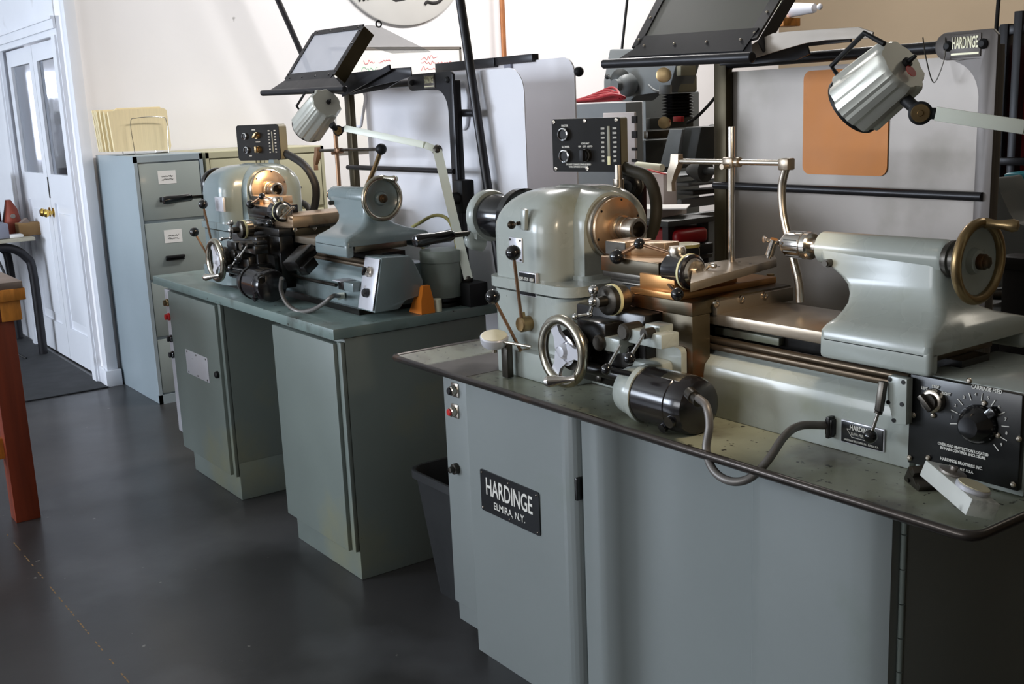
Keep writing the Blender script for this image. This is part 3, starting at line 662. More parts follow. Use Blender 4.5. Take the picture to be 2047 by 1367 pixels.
mb = MB(); mb.rev((hx-.004,AY,AZ), X, [(-.016,.02),(-.004,.063),(0,.065),(.002,.063),(-.006,.045),(-.006,.024),(.004,.020),(.006,.014),(.006,0)], 48); build(mb, 'wheel_dish', PT, TSO)
mb = MB(); mb.rev((hx,AY,AZ), X, [(0,.014),(.012,.014),(.014,.010)], 24); mb.rev((hx+.006,AY,AZ), X, [(0,.011),(.013,.011),(.014,.009),(.014,.0)], 6); build(mb, 'hub_nut', 'oily_steel', TSO)
# ---- control panel on headstock
def control_panel(root, c, ang, W_, H_, D_, far=False, facemat='panel_black'):
    xd = V(math.cos(ang), math.sin(ang), 0); nd = V(math.sin(ang), -math.cos(ang), 0)
    mb = MB(); 
    rr = .014 if far else .006
    mb.loft([[c+xd*p.x+Z*p.y-nd*t for p in rrect(-W_/2,W_/2,-H_/2,H_/2,0,rr,4)] for t in (0,D_-.006)]+[[c+xd*p.x+Z*p.y-nd*D_ for p in rrect(-W_/2+.005,W_/2-.005,-H_/2+.005,H_/2-.005,0,rr,4)]])
    P_ = build(mb, 'control_panel', 'panel_olive', root)
    mb = MB(); mb.loft([[c+xd*p.x+Z*p.y+nd*t for p in rrect(-W_/2,W_/2,-H_/2,H_/2,0,rr,4)] for t in (-.001,.0035)]); build(mb, 'panel_face', facemat, P_)
    def q(u, v, t=.0035): return c+xd*(u-.5)*W_+Z*(.5-v)*H_+nd*t
    def btn(u, v, r, mcap='black_satin'):
        mb = MB(); mb.rev(q(u,v), nd, [(0,r*.7),(0,r*1.05),(.010,r),(.011,r*.82),(.006,r*.8),(.006,r*.7)], 32, closed=True); build(mb, 'push_button', 'chrome', P_)
        build(MB().rev(q(u,v), nd, [(0,r*.8),(.007,r*.78),(.007,0)], 28), 'button_cap', mcap, P_)
    def knob(u, v, r, a, m2='steel'):
        build(MB().rev(q(u,v), nd, [(0,r*1.05),(.009,r*.95),(.009,0)], 28), 'knob_collar', m2, P_)
        d = xd*math.cos(a)+Z*math.sin(a); o_ = q(u,v)+nd*.014
        mb = MB(); mb.rev(q(u,v)+nd*.009, nd, [(0,r*.8),(.006,r*.75),(.006,0)], 24); mb.bar(o_-d*r*.9+nd*.004,o_+d*r*.9+nd*.004,r*.7,.012,nd,.001); build(mb, 'selector_knob', 'black_satin' if not far else 'brass_steel', P_)
    if not far:
        btn(.19,.29,.0165); btn(.2,.70,.0165); knob(.51,.69,.0165,PI/2,'dark_steel')
        T = [('FASTER',.20,.13,.0078),('SLOWER',.205,.53,.0078),('COOLANT',.5,.47,.0062),('ON   OFF   AUTO',.5,.525,.0068),('DO NOT CHANGE SPINDLE SPEED\nWHILE SPINDLE IS IN GEAR',.39,.885,.0062)]
        sc = .86; u0, u1 = .755, .925
        for i, (a, b) in enumerate(zip('1500 1270 1050 900 650 375 250 185'.split(), '3000 2500 2000 1650 1200 800 500 275'.split())):
            T += [(a,u0,.20+i*.085,.0072),(b,u1,.20+i*.085,.0072)]
        build(MB().obox(q(.84,.49,.0035), xd*.0042, nd*.0012, Z*.046, .0008), 'speed_scale', 'panel_olive', P_)
        build(MB().obox(q(.842,.79,.0045), xd*.0044, nd*.0016, Z*.011, .0008), 'speed_pointer', 'ring_yellow', P_)
        mb = MB()
        for u, v in ((.035,.055),(.5,.05),(.955,.05),(.045,.945),(.955,.945),(.52,.94)): mb.rev(q(u,v), nd, [(0,.005),(.002,.005),(.003,.0015),(.0015,0)], 16)
        build(mb, 'screw_heads', 'steel', P_)
    else:
        btn(.21,.31,.0135); btn(.23,.70,.0135); knob(.5,.30,.014,PI/4,'brass_steel'); knob(.51,.69,.014,PI/2,'brass_steel')
        T = [('SPINDLE',.42,.14,.006),('COOLANT',.5,.48,.006),('START',.3,.87,.006)]
        for i in range(8): T += [('1500 1270 1050 900 650 375 250 185'.split()[i],.77,.18+i*.085,.0058),('3000 2500 2000 1650 1200 800 500 275'.split()[i],.91,.18+i*.085,.0058)]
        build(MB().obox(q(.84,.49,.0035), xd*.0025, nd*.0012, Z*.042, .0008), 'speed_scale', 'panel_olive', P_)
    for t_, u, v, s_ in T:
        text(t_, q(u,v,.0041), xd, Z, s_, 'letter_white', P_, sx=.85, bold=.00015)
    return q
pc = at(1172,290,'y',1.86)
qm = control_panel(LT, pc, math.radians(14), .218, .137, .036)
mb = MB(); pb = at(1228,384,'y',1.86); mb.cyl((pb.x,1.875,1.25),(pb.x,1.875,pc.z-.05),.010,seg=24); mb.cyl((pb.x,1.875,1.27),(pb.x,1.875,1.30),.014)
build(mb, 'panel_post', 'steel', LT)
h0 = qm(1.0,.93,-.02); hp = [h0+V(-.02,0,.005), h0+V(.012,.0,-.005), at(1295,355,'y',1.93), at(1311,400,'y',1.95), at(1308,450,'y',1.95), at(1288,505,'y',1.95), V(-2.12,1.97,1.08)]
build(MB().tube(hp, .0155, 16), 'panel_hose', 'olive_rubber', LT)
# pulley behind panel post belongs to the headstock rear
c = at(1255,372,'y',2.0); mb = MB(); mb.rev(c, V(.6,-.8,0), [(-.05,.036),(0,.04),(.004,.034),(.006,.026),(.016,.026),(.018,.018),(.028,.018),(.028,.01),(.01,.01),(.01,0)], 32)
mb.obox(c+V(-.03,.04,-.04), V(.03,0,0), V(0,.03,0), V(0,0,.07), .004)
build(mb, 'speed_change_motor', 'oily_black', LT)
# ================================================================= dial indicator on magnetic base (foreground left)
DI = thing('dial_indicator', 'dial indicator lying on its stand beside the foreground headstock levers', 'dial indicator', at(1010,718,'z',.84))
p = at(988,676,'y',1.50)
build(MB().rev((p.x,p.y,p.z-.012), V(.22,-.14,1).normalized(), [(-.004,0),(-.004,.030),(.004,.034),(.018,.0355),(.021,.033),(.021,0)], 36), 'case', 'white_plate', DI)
build(MB().rev(V(p.x,p.y,p.z)+V(.22,-.14,1).normalized()*.0212-V(0,0,.012), V(.22,-.14,1).normalized(), [(0,.032),(.001,.031),(.001,0)], 36), 'dial_face', 'dial_face', DI)
g = at(1012,706,'y',1.52)
mb = MB(); mb.tube([p+V(.02,.0,-.004), at(1062,693,'y',1.52)], .0035, smooth=False); mb.cyl(p-V(0,0,.035),p-V(0,0,.01),.007)
build(mb, 'stem', 'steel', DI)
build(MB().box(g.x-.010,g.x+.014,1.512,1.53,.84,p.z-.012,.001), 'base_block', 'dark_steel', DI)
# ================================================================= MAIN CABINET with tray
CBN = thing('lathe_cabinet', 'grey-green steel cabinet and drip tray carrying the foreground lathe, with a black name plate', 'cabinet', (-1.7,1.78,0))
FYc = 1.49
xl = at(880,760,'y',FYc).x; xd0 = at(941,900,'y',FYc).x; xd1 = at(1156,900,'y',FYc).x; xr = at(1772,1060,'y',FYc).x
mb = MB(); mb.box(xl, xd1+.02, FYc+.02, 2.10, .10, .832, .002); mb.box(xl+.06, xr-.03, FYc+.07, 2.05, 0, .11)
# shaped front between the door and the hinge
def fx(px): return at(px,1100,'y',FYc).x
prof = [(xd1+.004,FYc+.05),(xd1+.004,FYc+.012)]+[(xd1+.018+.014*-math.cos(math.radians(a)), FYc+.012-.012*math.sin(math.radians(a))) for a in (30,60,90)]
prof += [(fx(1195),FYc+.001),(fx(1208),FYc+.006),(fx(1220),FYc+.03),(fx(1234),FYc+.055),(fx(1256),FYc+.068),(fx(1300),FYc+.07),(fx(1455),FYc+.07),(fx(1476),FYc+.05),(fx(1490),FYc+.018),(fx(1502),FYc+.003),(fx(1520),FYc),(fx(1700),FYc),(fx(1730),FYc+.003),(fx(1748),FYc+.010),(xr-.004,FYc+.022),(xr-.002,FYc+.04),(xr-.002,2.10),(xd1+.004,2.10)]
mb.prism([V(x,y,.06) for x,y in prof], Z*.772)
CBO = build(mb, 'body', 'cabinet_paint', CBN, ang=50)
mb = MB(); mb.box(xr-.006, xr+.004, FYc+.055, 2.09, .06, .83, .002); build(mb, 'end_door', 'cabinet_paint', CBN)
mb = MB(); 
for k in range(12): mb.cyl((xr+.003,FYc+.045,.07+k*.063),(xr+.003,FYc+.045,.07+k*.063+.061),.0055,seg=12)
build(mb, 'hinge', 'old_paint', CBN)
# front door with rounded right edge, bottom left corner cut
dz0 = .07
mb = MB(); mb.prism([V(xd0,FYc+.018,dz0),V(xd0,FYc-.004,dz0),V(xd0+.006,FYc-.010,dz0)]+[V(xd1-.05,FYc-.010,dz0)]+[V(xd1-.05+.045*math.sin(math.radians(a)),FYc-.010+.03*(1-math.cos(math.radians(a))),dz0) for a in (15,30,45,60,75,90)]+[V(xd1-.005,FYc+.03,dz0)], Z*.755, .0012)
DR = build(mb, 'door', 'cabinet_paint', CBN, ang=50)
build(MB().box(xd1-.012,xd1-.002,FYc-.006,FYc+.02,at(1155,1000,'y',FYc).z,at(1155,955,'y',FYc).z,.003), 'finger_pull', 'oily_black', DR)
n0, n1 = at(962,975,'y',FYc-.012), at(1079,1030,'y',FYc-.012); ncx = (n0.x+n1.x)/2; ncz = at(1021,1003,'y',FYc-.012).z; nw = (n1.x-n0.x)/2; nh = .055
mb = MB(); mb.loft([[V(ncx+p.x,yy,ncz+p.y) for p in rrect(-nw,nw,-nh,nh,0,.006,3)] for yy in (FYc-.010,FYc-.0135)]); NP = build(mb, 'name_plate', 'plate_black', DR)
text('HARDINGE', (ncx,FYc-.0142,ncz+.013), X, Z, .064, 'letter_white', NP, sx=.62, bold=.0006)
text('ELMIRA, N.Y.', (ncx,FYc-.0142,ncz-.030), X, Z, .026, 'letter_white', NP, sx=.92, bold=.0002)
mb = MB()
for u in (-1,0,1):
    for v in (-1,1): mb.ball((ncx+u*(nw-.008),FYc-.0138,ncz+v*(nh-.008)),.0026,10)
build(mb, 'rivets', 'steel', NP)
# switch strip
mb = MB(); mb.box(xl+.004,xd0+.012,FYc+.006,FYc+.022,.16,.815,.002); SP = build(mb, 'switch_strip', 'cabinet_paint', CBN)
for i,(px,py,mt_) in enumerate(((903,781,'black_satin'),(903,823,'red_button'))):
    p = at(px,py,'y',FYc-.006)
    build(MB().box(p.x-.017,p.x+.017,FYc+.002,FYc+.008,p.z-.019,p.z+.019,.003), 'button_bezel', 'steel', SP)
    build(MB().rev((p.x,FYc+.004,p.z), -Y, [(0,.0135),(.014,.0125),(.016,.010),(.012,.0095),(.012,0)], 28), 'button_ring', 'steel', SP)
    build(MB().rev((p.x,FYc-.004,p.z), -Y, [(0,.0095),(.012,.0095),(.014,.007),(.014,0)], 24), 'push_button', mt_, SP, label='red button' if i else 'black button')
p = at(906,938,'y',FYc-.006); build(MB().rev((p.x,FYc+.006,p.z), -Y, [(0,.0155),(.012,.0145),(.013,.009),(.024,.008),(.026,0)], 28), 'lock', 'dark_steel', SP)
# tray
tx0, tx1, ty0, ty1 = -2.53, -.835, 1.392, 2.205
def oct_(i, z, c_=.03, j=None):
    a, b, c2, d2 = tx0+(i if j is None else j), tx1-i, ty0+i, ty1-i
    return [V(a,c2+.012,z),V(a+.014,c2,z)]+[V(b-c_+c_*math.sin(math.radians(k)),c2+c_-c_*math.cos(math.radians(k)),z) for k in (0,22,45,68,90)]+[V(b,d2,z),V(a,d2,z)]
mb = MB(); mb.loft([oct_(.045,.826), oct_(.004,.846), oct_(0,.853), oct_(.002,.860), oct_(.009,.861), oct_(.013,.857)], cap=False); TR = build(mb, 'tray_rim', 'tray_edge', CBN, ang=75)
mb = MB(); mb.loft([oct_(.012,.857), oct_(.042,.838,j=.085)], cap=False); mb.loft([oct_(.042,.838,j=.085), oct_(.042,.829,j=.085)]); build(mb, 'tray', 'tray_paint', CBN)
mb = MB(); 
build(MB().box(-2.43,-2.25,1.45,2.05,.838,.8388), 'tray_wear', 'bracket_grey', CBN)
# ================================================================= things on main tray
DV = thing('magnetic_base_dial', 'white block with a cream dial tilted on the tray before the black control box', 'dial gauge', at(1935,1020,'z',.84))
pA, pB = at(1886,935,'z',.893), at(1960,996,'z',.880); c = (pA+pB)/2; d1 = (pB-pA); hl = d1.length/2+.016; d1.normalize(); nrm = V(.42,.10,.9); nrm = (nrm-d1*nrm.dot(d1)).normalized(); sd = nrm.cross(d1)
mb = MB(); mb.obox(c-nrm*.012, d1*hl, sd*.025, nrm*.014, .002); build(mb, 'block', 'worn_white', DV)
dc = c+d1*.03+nrm*.002
build(MB().rev(dc, nrm, [(0,.026),(.006,.027),(.008,.025),(.008,0)], 36), 'bezel', 'white_plate', DV)
build(MB().rev(dc+nrm*.0082, nrm, [(0,.0245),(.001,.024),(.001,0)], 36), 'dial_face', 'dial_face', DV)
dc = c-d1*.03+nrm*.002
build(MB().rev(dc, nrm, [(0,.022),(.004,.022),(.005,.02),(.005,.006),(.012,.006),(.013,0)], 32), 'clamp_disc', 'sheet_metal', DV)
VB = thing('tool_holder', 'dark scratched steel tool block lying behind the white dial block on the tray', 'tool holder', at(1840,1000,'z',.84))
c = at(1852,968,'y',1.585); e1 = V(.6,-.35,-.55).normalized(); e2 = V(.5,.86,.1); e2 = (e2-e1*e2.dot(e1)).normalized(); e3 = e1.cross(e2)
mb = MB(); mb.obox(c, e1*.028, e2*.026, e3*.018, .0015); mb.obox(c-e1*.012+e3*.022, e1*.006, e2*.026, e3*.008, .001); mb.obox(c+e1*.016+e3*.022, e1*.006, e2*.026, e3*.008, .001)
build(mb, 'block', 'dark_steel', VB)
mb = MB()
for k in (-1,1): mb.rev(c-e2*.026+e1*.012*k, -e2, [(0,.004),(.003,.004),(.003,0)], 12)
build(mb, 'set_screws', 'oily_black', VB)
# ================================================================= MAIN GUARD FRAME
def guard_frame(label, y, pxs, far):
    """pxs: pixel anchors on the plane y"""
    P_ = lambda k, dy=0: at(pxs[k][0], pxs[k][1], 'y', y+dy)
    ZB = .843 if far else .8385
    G = thing('guard_frame', label, 'guard', (P_('lp0').x, y, ZB))
    lt, lb, rb = P_('lp0'), P_('lp1'), P_('rp1')
    mb = MB(); mb.box(lt.x-.022 if not far else lt.x-.022, lt.x+.02, y-.012, y+.012, ZB, lt.z+.02, .002); build(mb, 'left_post', 'post_bronze', G)
    br = P_('br'); tl = P_('tl')
    # right post with curved bracket head (a flat plate)
    x1 = br.x+.0; x0 = x1-.036; zt_ = br.z; lx = tl.x
    zl = zt_-.056
    pts = [(x1,ZB),(x1,zt_-.012),(x1-.012,zt_),(lx+.02,zt_)]+arc(lx+.02,zt_-.028,.028,90,270,8)+[(lx+.10,zl)]+arc(x0-.075+.0,zl-.075-.0,.075,90,0,8)[1:]+[(x0,zl-.1),(x0,ZB)]
    mb = MB(); mb.prism([V(a,y-.02,b) for a,b in pts], Y*.01, .001); mb.box(x0+.01,x1-.002,y-.012,y+.012,ZB,zt_-.03,.002)
    RP = build(mb, 'right_post', 'bracket_grey' if not far else 'black_metal', G)
    mb = MB()
    for xx in (lx+.024, x1-.03): mb.rev((xx,y-.02,zt_-.028), -Y, [(0,.0105),(.004,.0105),(.009,.006),(.010,0)], 18)
    build(mb, 'bolts', 'black_satin', RP)
    cx_ = (lx+.024+x1-.03)/2
    mb = MB(); mb.box(cx_-.034,cx_+.034,y-.0225,y-.0195,zt_-.052,zt_-.006,.001); NPL = build(mb, 'name_plate', 'bracket_grey', RP)
    text('HARDINGE', (cx_,y-.0232,zt_-.024), X, Z, .032, 'letter_gold', NPL, sx=.36, bold=.0008)
    build(MB().box(cx_-.031,cx_+.031,y-.0234,y-.0224,zt_-.047,zt_-.043), 'maker_line', 'letter_gold', NPL)
    # upper round rod and lower rod
    build(MB().cyl((lt.x,y,zl+.028),(lx+.04,y,zl+.028),.013), 'upper_rod', 'black_metal', G)
    lr = P_('lr'); build(MB().cyl((lt.x-.01,y-.022,lr.z),(x0+.02,y-.022,lr.z),.0095), 'lower_rod', 'black_metal', G)
    return G, lt, lx, zt_, x0, x1
GF, glt, glx, gzt, gx0, gx1 = guard_frame('black and grey guard frame with bronze post behind the foreground lathe', 2.13, dict(lp0=(1446,140), lp1=(1452,520), rp1=(1975,460), br=(2007,56), tl=(1888,68), lr=(1560,374)), False)
# sheet metal backsplash
SM = thing('splash_sheet', 'dull grey sheet metal splash panel behind the foreground lathe', 'panel', ((glt.x+gx0)/2, 2.147, .8385))
mb = MB(); mb.box(glt.x+.0, gx0+.03, 2.145, 2.149, .8385, 1.555); build(mb, 'sheet', 'sheet_metal', SM)
a, b = at(1612,100,'y',2.15), at(1777,352,'y',2.15)
mb = MB(); mb.loft([[V((a.x+b.x)/2+p.x,yy,b.z+(1.545-b.z)/2+p.y) for p in rrect(-(b.x-a.x)/2,(b.x-a.x)/2,-(1.545-b.z)/2,(1.545-b.z)/2,0,.02,5)] for yy in (2.1445,2.1415)])
tag(build(mb, 'orange_board', 'orange_board'), 'orange-brown rounded board hanging on the grey splash panel behind the work lamp', 'board')
# shield with frame held by arms
def shield(G, y, A, far):
    Q = lambda px,py,yy: at(px,py,'y',yy)
    bl, brr, tr, tl = [Q(px,py,yy) for px,py,yy in A['win']]
    n = (brr-bl).cross(tl-bl).normalized(); e = (brr-bl); f = (tl-bl)
    S = build(MB().quad(bl,brr,tr,tl).quad(bl-n*.003,brr-n*.003,tr-n*.003,tl-n*.003), 'shield_window', A['wm'], G)
    mb = MB()
    for p_, q_, w_ in ((bl,brr,.07 if not far else .045),(brr,tr,.03),(tr,tl,.022),(tl,bl,.026)):
        mb.bar(p_, q_, w_, .006, n)
    build(mb, 'shield_frame', 'black_metal', G)
    nn = n if n.y > 0 else -n
    build(MB().bar(brr+nn*.022+(brr-bl).normalized()*.014, tr+nn*.022+(brr-bl).normalized()*.014, .004, .05 if far else .03, nn), 'side_plate', 'post_bronze' if far else 'black_metal', G)
    mb = MB()
    for p_, q_ in ((bl,brr),(brr,tr),(tr,tl),(tl,bl)):
        for t_ in (.08,.36,.64,.92):
            c_ = p_.lerp(q_,t_); mb.rev(c_+n*.003*(1 if n.y < 0 else -1), n*(1 if n.y < 0 else -1), [(0,.004),(.002,.003),(.0025,0)], 10)
    build(mb, 'shield_screws', 'steel' if not far else 'oily_black', G)
    # front rod
    r0, r1 = Q(*A['rod'][0]), Q(*A['rod'][1]); build(MB().cyl(r0, r1, .0115, seg=20, ch=.002), 'front_rod', 'black_metal', G)
    # tray-like lower lip between rod and window
    mb = MB(); mb.loft([[r0+V(.03,.0,.0), r1, r1+V(0,0,-.004), r0+V(.03,0,-.004)], [bl, brr, brr-Z*.004, bl-Z*.004]]); build(mb, 'lower_lip', 'black_metal', G)
    # arms
    pts = [Q(*p_) for p_ in A['arm']]
    build(MB().prism(pts, Y*.005, .0008), 'side_arm', A['am'], G)
    pts = [Q(*p_) for p_ in A['arm2']]
    build(MB().prism(pts, Y*.006, .0008), 'inner_arm', 'black_metal', G)
yA = 1.93
shield(GF, 2.13, dict(wm='shield_haze', am='arm_grey',
  win=[(1272,94,1.90),(1502,80,1.90),(1590,-65,2.10),(1352,-60,2.10)],
  rod=[(1207,128,1.86),(1505,114,1.86)],
  arm=[(px,py,1.93) for px,py in ((1463,117),(1466,124),(1480,124),(1560,100),(1610,86),(1650,80),(1742,76),(1745,64),(1715,54),(1590,62),(1545,66),(1520,78),(1470,110))],
  arm2=[(px,py,1.99) for px,py in ((1480,126),(1505,128),(1590,120),(1618,108),(1612,92),(1700,84),(1700,74),(1560,84))]), False)
# wire loop on rod
w = [at(1845,75,'y',2.11), at(1850,110,'y',2.1), at(1862,158,'y',2.1), at(1872,160,'y',2.1), at(1888,115,'y',2.1), at(1890,75,'y',2.11)]
tag(build(MB().tube(w,.0013,6), 'wire_loop', 'dark_steel'), 'thin wire loop hanging from the guard rod beside the name bracket', 'wire')
# ================================================================= COOLANT / INDICATOR STANDS
def nozzle_stand(label, pb, yy, A, mpost, mrod, mhead):
    S = thing('nozzle_stand', label, 'stand', pb)
    Q = lambda p_: at(p_[0],p_[1],'y',p_[2] if len(p_) > 2 else yy)
    t_ = Q(A['top']); build(MB().cyl(pb,(pb.x,pb.y,t_.z),A.get('pr',.0075),seg=20), 'post', mpost, S)
    r0, r1 = Q(A['r0']), Q(A['r1']); build(MB().cyl(r0,r1,.006,seg=16), 'cross_rod', mrod, S)
    c = Q(A['c']); mb = MB(); mb.box(c.x-.014,c.x+.014,c.y-.014,c.y+.014,c.z-.010,c.z+.010,.003); mb.cyl(c+V(-.02,0,0),c+V(.024,0,0),.0105); mb.cyl(c+V(.0,-.012,-.008),c+V(0,-.03,-.008),.006); build(mb, 'clamp', mhead, S)
    h0, h1, h2 = [Q(p_) for p_ in A['head']]
    mb = MB(); mb.loft([[h0+V(a,b,0) for a,b in ((-.012,-.006),(.012,-.006),(.012,.008),(-.012,.008))],[h0+V(a,b,-.02) for a,b in ((-.013,-.008),(.013,-.008),(.013,.01),(-.013,.01))],[h1+V(a,b,0) for a,b in ((-.013,-.008),(.011,-.008),(.011,.01),(-.013,.01))],[h2+V(a,b,.02) for a,b in ((-.007,-.006),(.007,-.006),(.007,.006),(-.007,.006))],[h2+V(a,b,0) for a,b in ((-.008,-.006),(.008,-.006),(.008,.006),(-.008,.006))]]); build(mb, 'nozzle_head', mhead, S)
    mb = MB(); e = Q(A['e']); mb.box(e.x-.013,e.x+.013,e.y-.012,e.y+.012,e.z-.012,e.z+.012,.003) if not A.get('ball') else mb.ball(e,.02); build(mb, 'elbow', mhead if not A.get('ball') else 'black_satin', S)
    build(MB().tube([Q(p_) for p_ in A['tube']], A.get('tr',.0085), 14), 'tube', mrod if not A.get('tm') else A['tm'], S)
    return S
pb = at(1462,522,'z',1.141); 
nozzle_stand('chrome-post nozzle stand on the foreground lathe tool plate', pb, pb.y, dict(top=(1462,253), r0=(1352,322), r1=(1578,326), c=(1462,324), head=[(1352,308),(1346,345),(1342,382)], e=(1572,328), tube=[(1571,335),(1563,375),(1566,430),(1582,500),(1596,560),(1600,604)]), 'bright_steel', 'steel', 'ground_steel')
# ================================================================= WORK LAMPS
def work_lamp(label, base, A, k=1.0):
    L0 = thing('work_lamp', label, 'lamp', base)
    b, f = A['back'], A['front']; ax = (f-b); l = ax.length; ax.normalize()
    u = ax.cross(Z).normalized(); w_ = u.cross(ax)
    def ring(t, s_, n=60):
        o = []
        for i in range(n):
            a = 2*PI*i/n; rr = A['r']*s_*(1+.05*(1 if (i % 6) < 3 else 0)); rr *= 1/max(abs(math.cos((a+PI/8)%(PI/4)-PI/8)), .92)
            o.append(b+ax*t+(u*math.cos(a)+w_*math.sin(a))*rr)
        return o
    mb = MB(); mb.loft([ring(0,.80), ring(.004,.86), ring(.012,.9), ring(l*.97,1.0), ring(l,1.0)]); HD = build(mb, 'lamp_head', 'lamp_metal', L0, ang=25)
    build(MB().rev(b+ax*(l-.0), ax, [(0,A['r']*1.04),(.006,A['r']*1.04),(.006,A['r']*.9),(.001,A['r']*.88)], 40), 'rim', 'black_satin', HD)
    build(MB().rev(b+ax*(l+.0012), ax, [(0,A['r']*.87),(.001,A['r']*.87),(.001,0)], 40), 'lens', 'lamp_glass', HD)
    mb = MB(); s0 = b-ax*.001+u*A['r']*.1; mb.rev(s0, -ax, [(0,.008*k),(.006,.008*k),(.007,.004*k),(.02,.003*k),(.021,0)], 12); build(mb, 'switch', 'black_satin', HD)
    if A.get('red'):
        mb = MB(); e_ = b-ax*.0008-w_*A['r']*.0+A['redoff']; mb.rev(e_, -ax, [(0,.010),(.001,.010),(.001,0)], 20); build(mb, 'sticker', 'red_button', HD)
    build(MB().tube(A['bail'], .0042*k, 10, smooth=False), 'handle', 'black_satin', HD)
    j = A['joint']; jn = (CAM-j); jn.z *= .2; jn.normalize()
    mb = MB(); mb.rev(j-jn*.012*k, jn, [(0,.018*k),(.022*k,.018*k),(.024*k,.015*k),(.024*k,0)], 28); mb.tube([j, A['jroot']], .010*k, smooth=False); mb.tube([j, j+(A['arm'][0]-j)*1.0], .009*k, smooth=False); build(mb, 'knuckle', 'black_satin', L0)
    build(MB().rev(j+jn*.0115*k, jn, [(0,.0145*k),(.003*k,.013*k),(.003*k,.005*k),(.006*k,.004*k),(.006*k,0)], 24), 'tension_knob', 'brass_steel', L0)
    mb = MB()
    for p_, q_ in zip(A['arm'], A['arm'][1:]): mb.bar(p_, q_, A['aw'], A['aw'], jn, .001)
    build(mb, 'arm', 'arm_white', L0)
    return L0, b+ax*(l+.02), ax
yL = 1.52
bk, fr = at(1806,128,'y',yL), at(1712,206,'y',yL)
LB = V(-.88,1.96,.839)
e1 = at(2047,254,'y',1.60); e1b = at(2140,270,'y',1.70)
L1, lp, lax = work_lamp('large ribbed grey work lamp on a white arm above the foreground tailstock', LB, dict(back=bk+V(0,0,0), front=fr+(fr-bk)*.02, r=.050,
   bail=[at(1768,88,'y',yL-.03), at(1728,66,'y',yL-.03), at(1662,132,'y',yL-.02), at(1680,158,'y',yL-.02)], joint=at(1840,226,'y',yL), jroot=at(1808,197,'y',yL), red=True, redoff=V(.0,0,-.0)+ (at(1826,150,'y',yL)-at(1812,135,'y',yL)),
   arm=[at(1870,227,'y',yL+.01), e1, e1b], aw=.021), 1)
build(MB().cyl(e1b+V(0,-.02,0), e1b+V(0,.02,0), .018).bar(e1b, V(-.88,1.96,.87), .021,.021, X), 'lower_arm', 'arm_white', L1)
build(MB().box(-.91,-.85,1.93,1.99,.839,.88,.004), 'base', 'black_satin', L1)
sp = bpy.data.lights.new('lamp_beam', 'SPOT'); sp.energy = 15; sp.color = (1,.80,.58); sp.spot_size = math.radians(95); sp.spot_blend = .6; sp.shadow_soft_size = .04
so = bpy.data.objects.new('lamp_beam', sp); COL.objects.link(so); so.location = lp; so.rotation_euler = lax.to_track_quat('-Z','Y').to_euler()
# ================================================================= FAR LATHE (same casting family, own details)
OFF = V(-2.07, .012, .020)
SKIP = {'feed_control_box','face_plate','end_bracket','half_nut_lever','name_plate','motor_cable','cable_entry','control_panel','panel_post','panel_hose','rear_tool_plate','cross_slide','drill_chuck','flute','edge_finder','blank_plate','control_plate','scale_bar','speed_change_motor','latch_knob','boss'}
SWAP = {'lathe_paint':'lathe_paint_clean'}
SWAP['brass_steel'] = 'wheel_steel'
DARK = {'oily_steel':'oily_black','dark_steel':'oily_black','warm_steel':'warm_steel','ground_steel':'oily_steel','brass_steel':'steel','lathe_paint':'oily_black'}
DARKSET = {'saddle','apron','feed_levers','motor_mount','compound_slide','compound_base','compound_dial','feed_motor'}
def base(n): return n.split('.')[0]
def far_copy(o, parent, dark=False):
    if base(o.name) in SKIP and parent is not None: return None
    c = o.copy(); COL.objects.link(c); c.parent = parent
    if parent is None: c.location = o.location+OFF
    dark = dark or base(o.name) in DARKSET
    if base(o.name) == 'yoke': dark = True
    if o.type == 'MESH':
        mn = o.data.materials[0].name; t = (DARK if dark else SWAP).get(mn)
        if t: c.material_slots[0].link = 'OBJECT'; c.material_slots[0].material = M[t]
    for ch in children(o): far_copy(ch, c, dark)
    return c
snapshot = LT
FL = far_copy(LT, None)
FL['label'] = 'grey-blue toolroom lathe with black oily carriage on the long bench farther back'
for ch in children(FL):
    if base(ch.name) == 'tailstock': ch.location.x -= .048; FT = ch
    if base(ch.name) == 'spindle_ring': FS = ch
    if base(ch.name) == 'bed_plate': ch.location.x -= .055
    if base(ch.name) in ('bed_casting','lead_screw'): ch.location.y += .03
LO = OFF
def lp_(x, y, z): return V(x, y, z)+OFF
build(MB().box(-4.30,-4.06,1.60,1.93,.842,.862).box(-4.05,-3.2,1.66,1.90,.842,.862), 'base_pads', 'oily_black', FL)
PF = 'lathe_paint_clean'
# gear box at the right end
pl = [at(px,py,'x',-3.07) for px,py in ((763,516),(818,511),(827,521),(846,560),(847,582),(843,591),(809,598),(803,613),(797,618),(749,626))]
mb = MB(); mb.prism(pl, V(-.112,0,0), .004); GBX = build(mb, 'gear_box', PF, FL)
f0, f1, f2, f3 = pl[0]+V(-.004,-.003,-.004), pl[-1]+V(-.004,-.003,.006), pl[-1]+V(-.100,-.003,.006), pl[0]+V(-.100,-.003,-.004)
nf = (f1-f0).cross(f3-f0).normalized(); nf = nf if nf.y < 0 else -nf
mb = MB(); mb.prism([f0,f1,f2,f3], nf*.003, .0008); GP = build(mb, 'face_plate', 'white_plate', GBX)
u0 = (f0+f3)/2; u1 = (f1+f2)/2
k0_, k1_ = u0.lerp(u1,.27)+nf*.003, u0.lerp(u1,.68)+nf*.003
mb = MB(); mb.rev(k0_, nf, [(0,.017),(.008,.017),(.01,.014),(.02,.013),(.021,0)], 24); build(mb, 'selector', 'steel', GP)
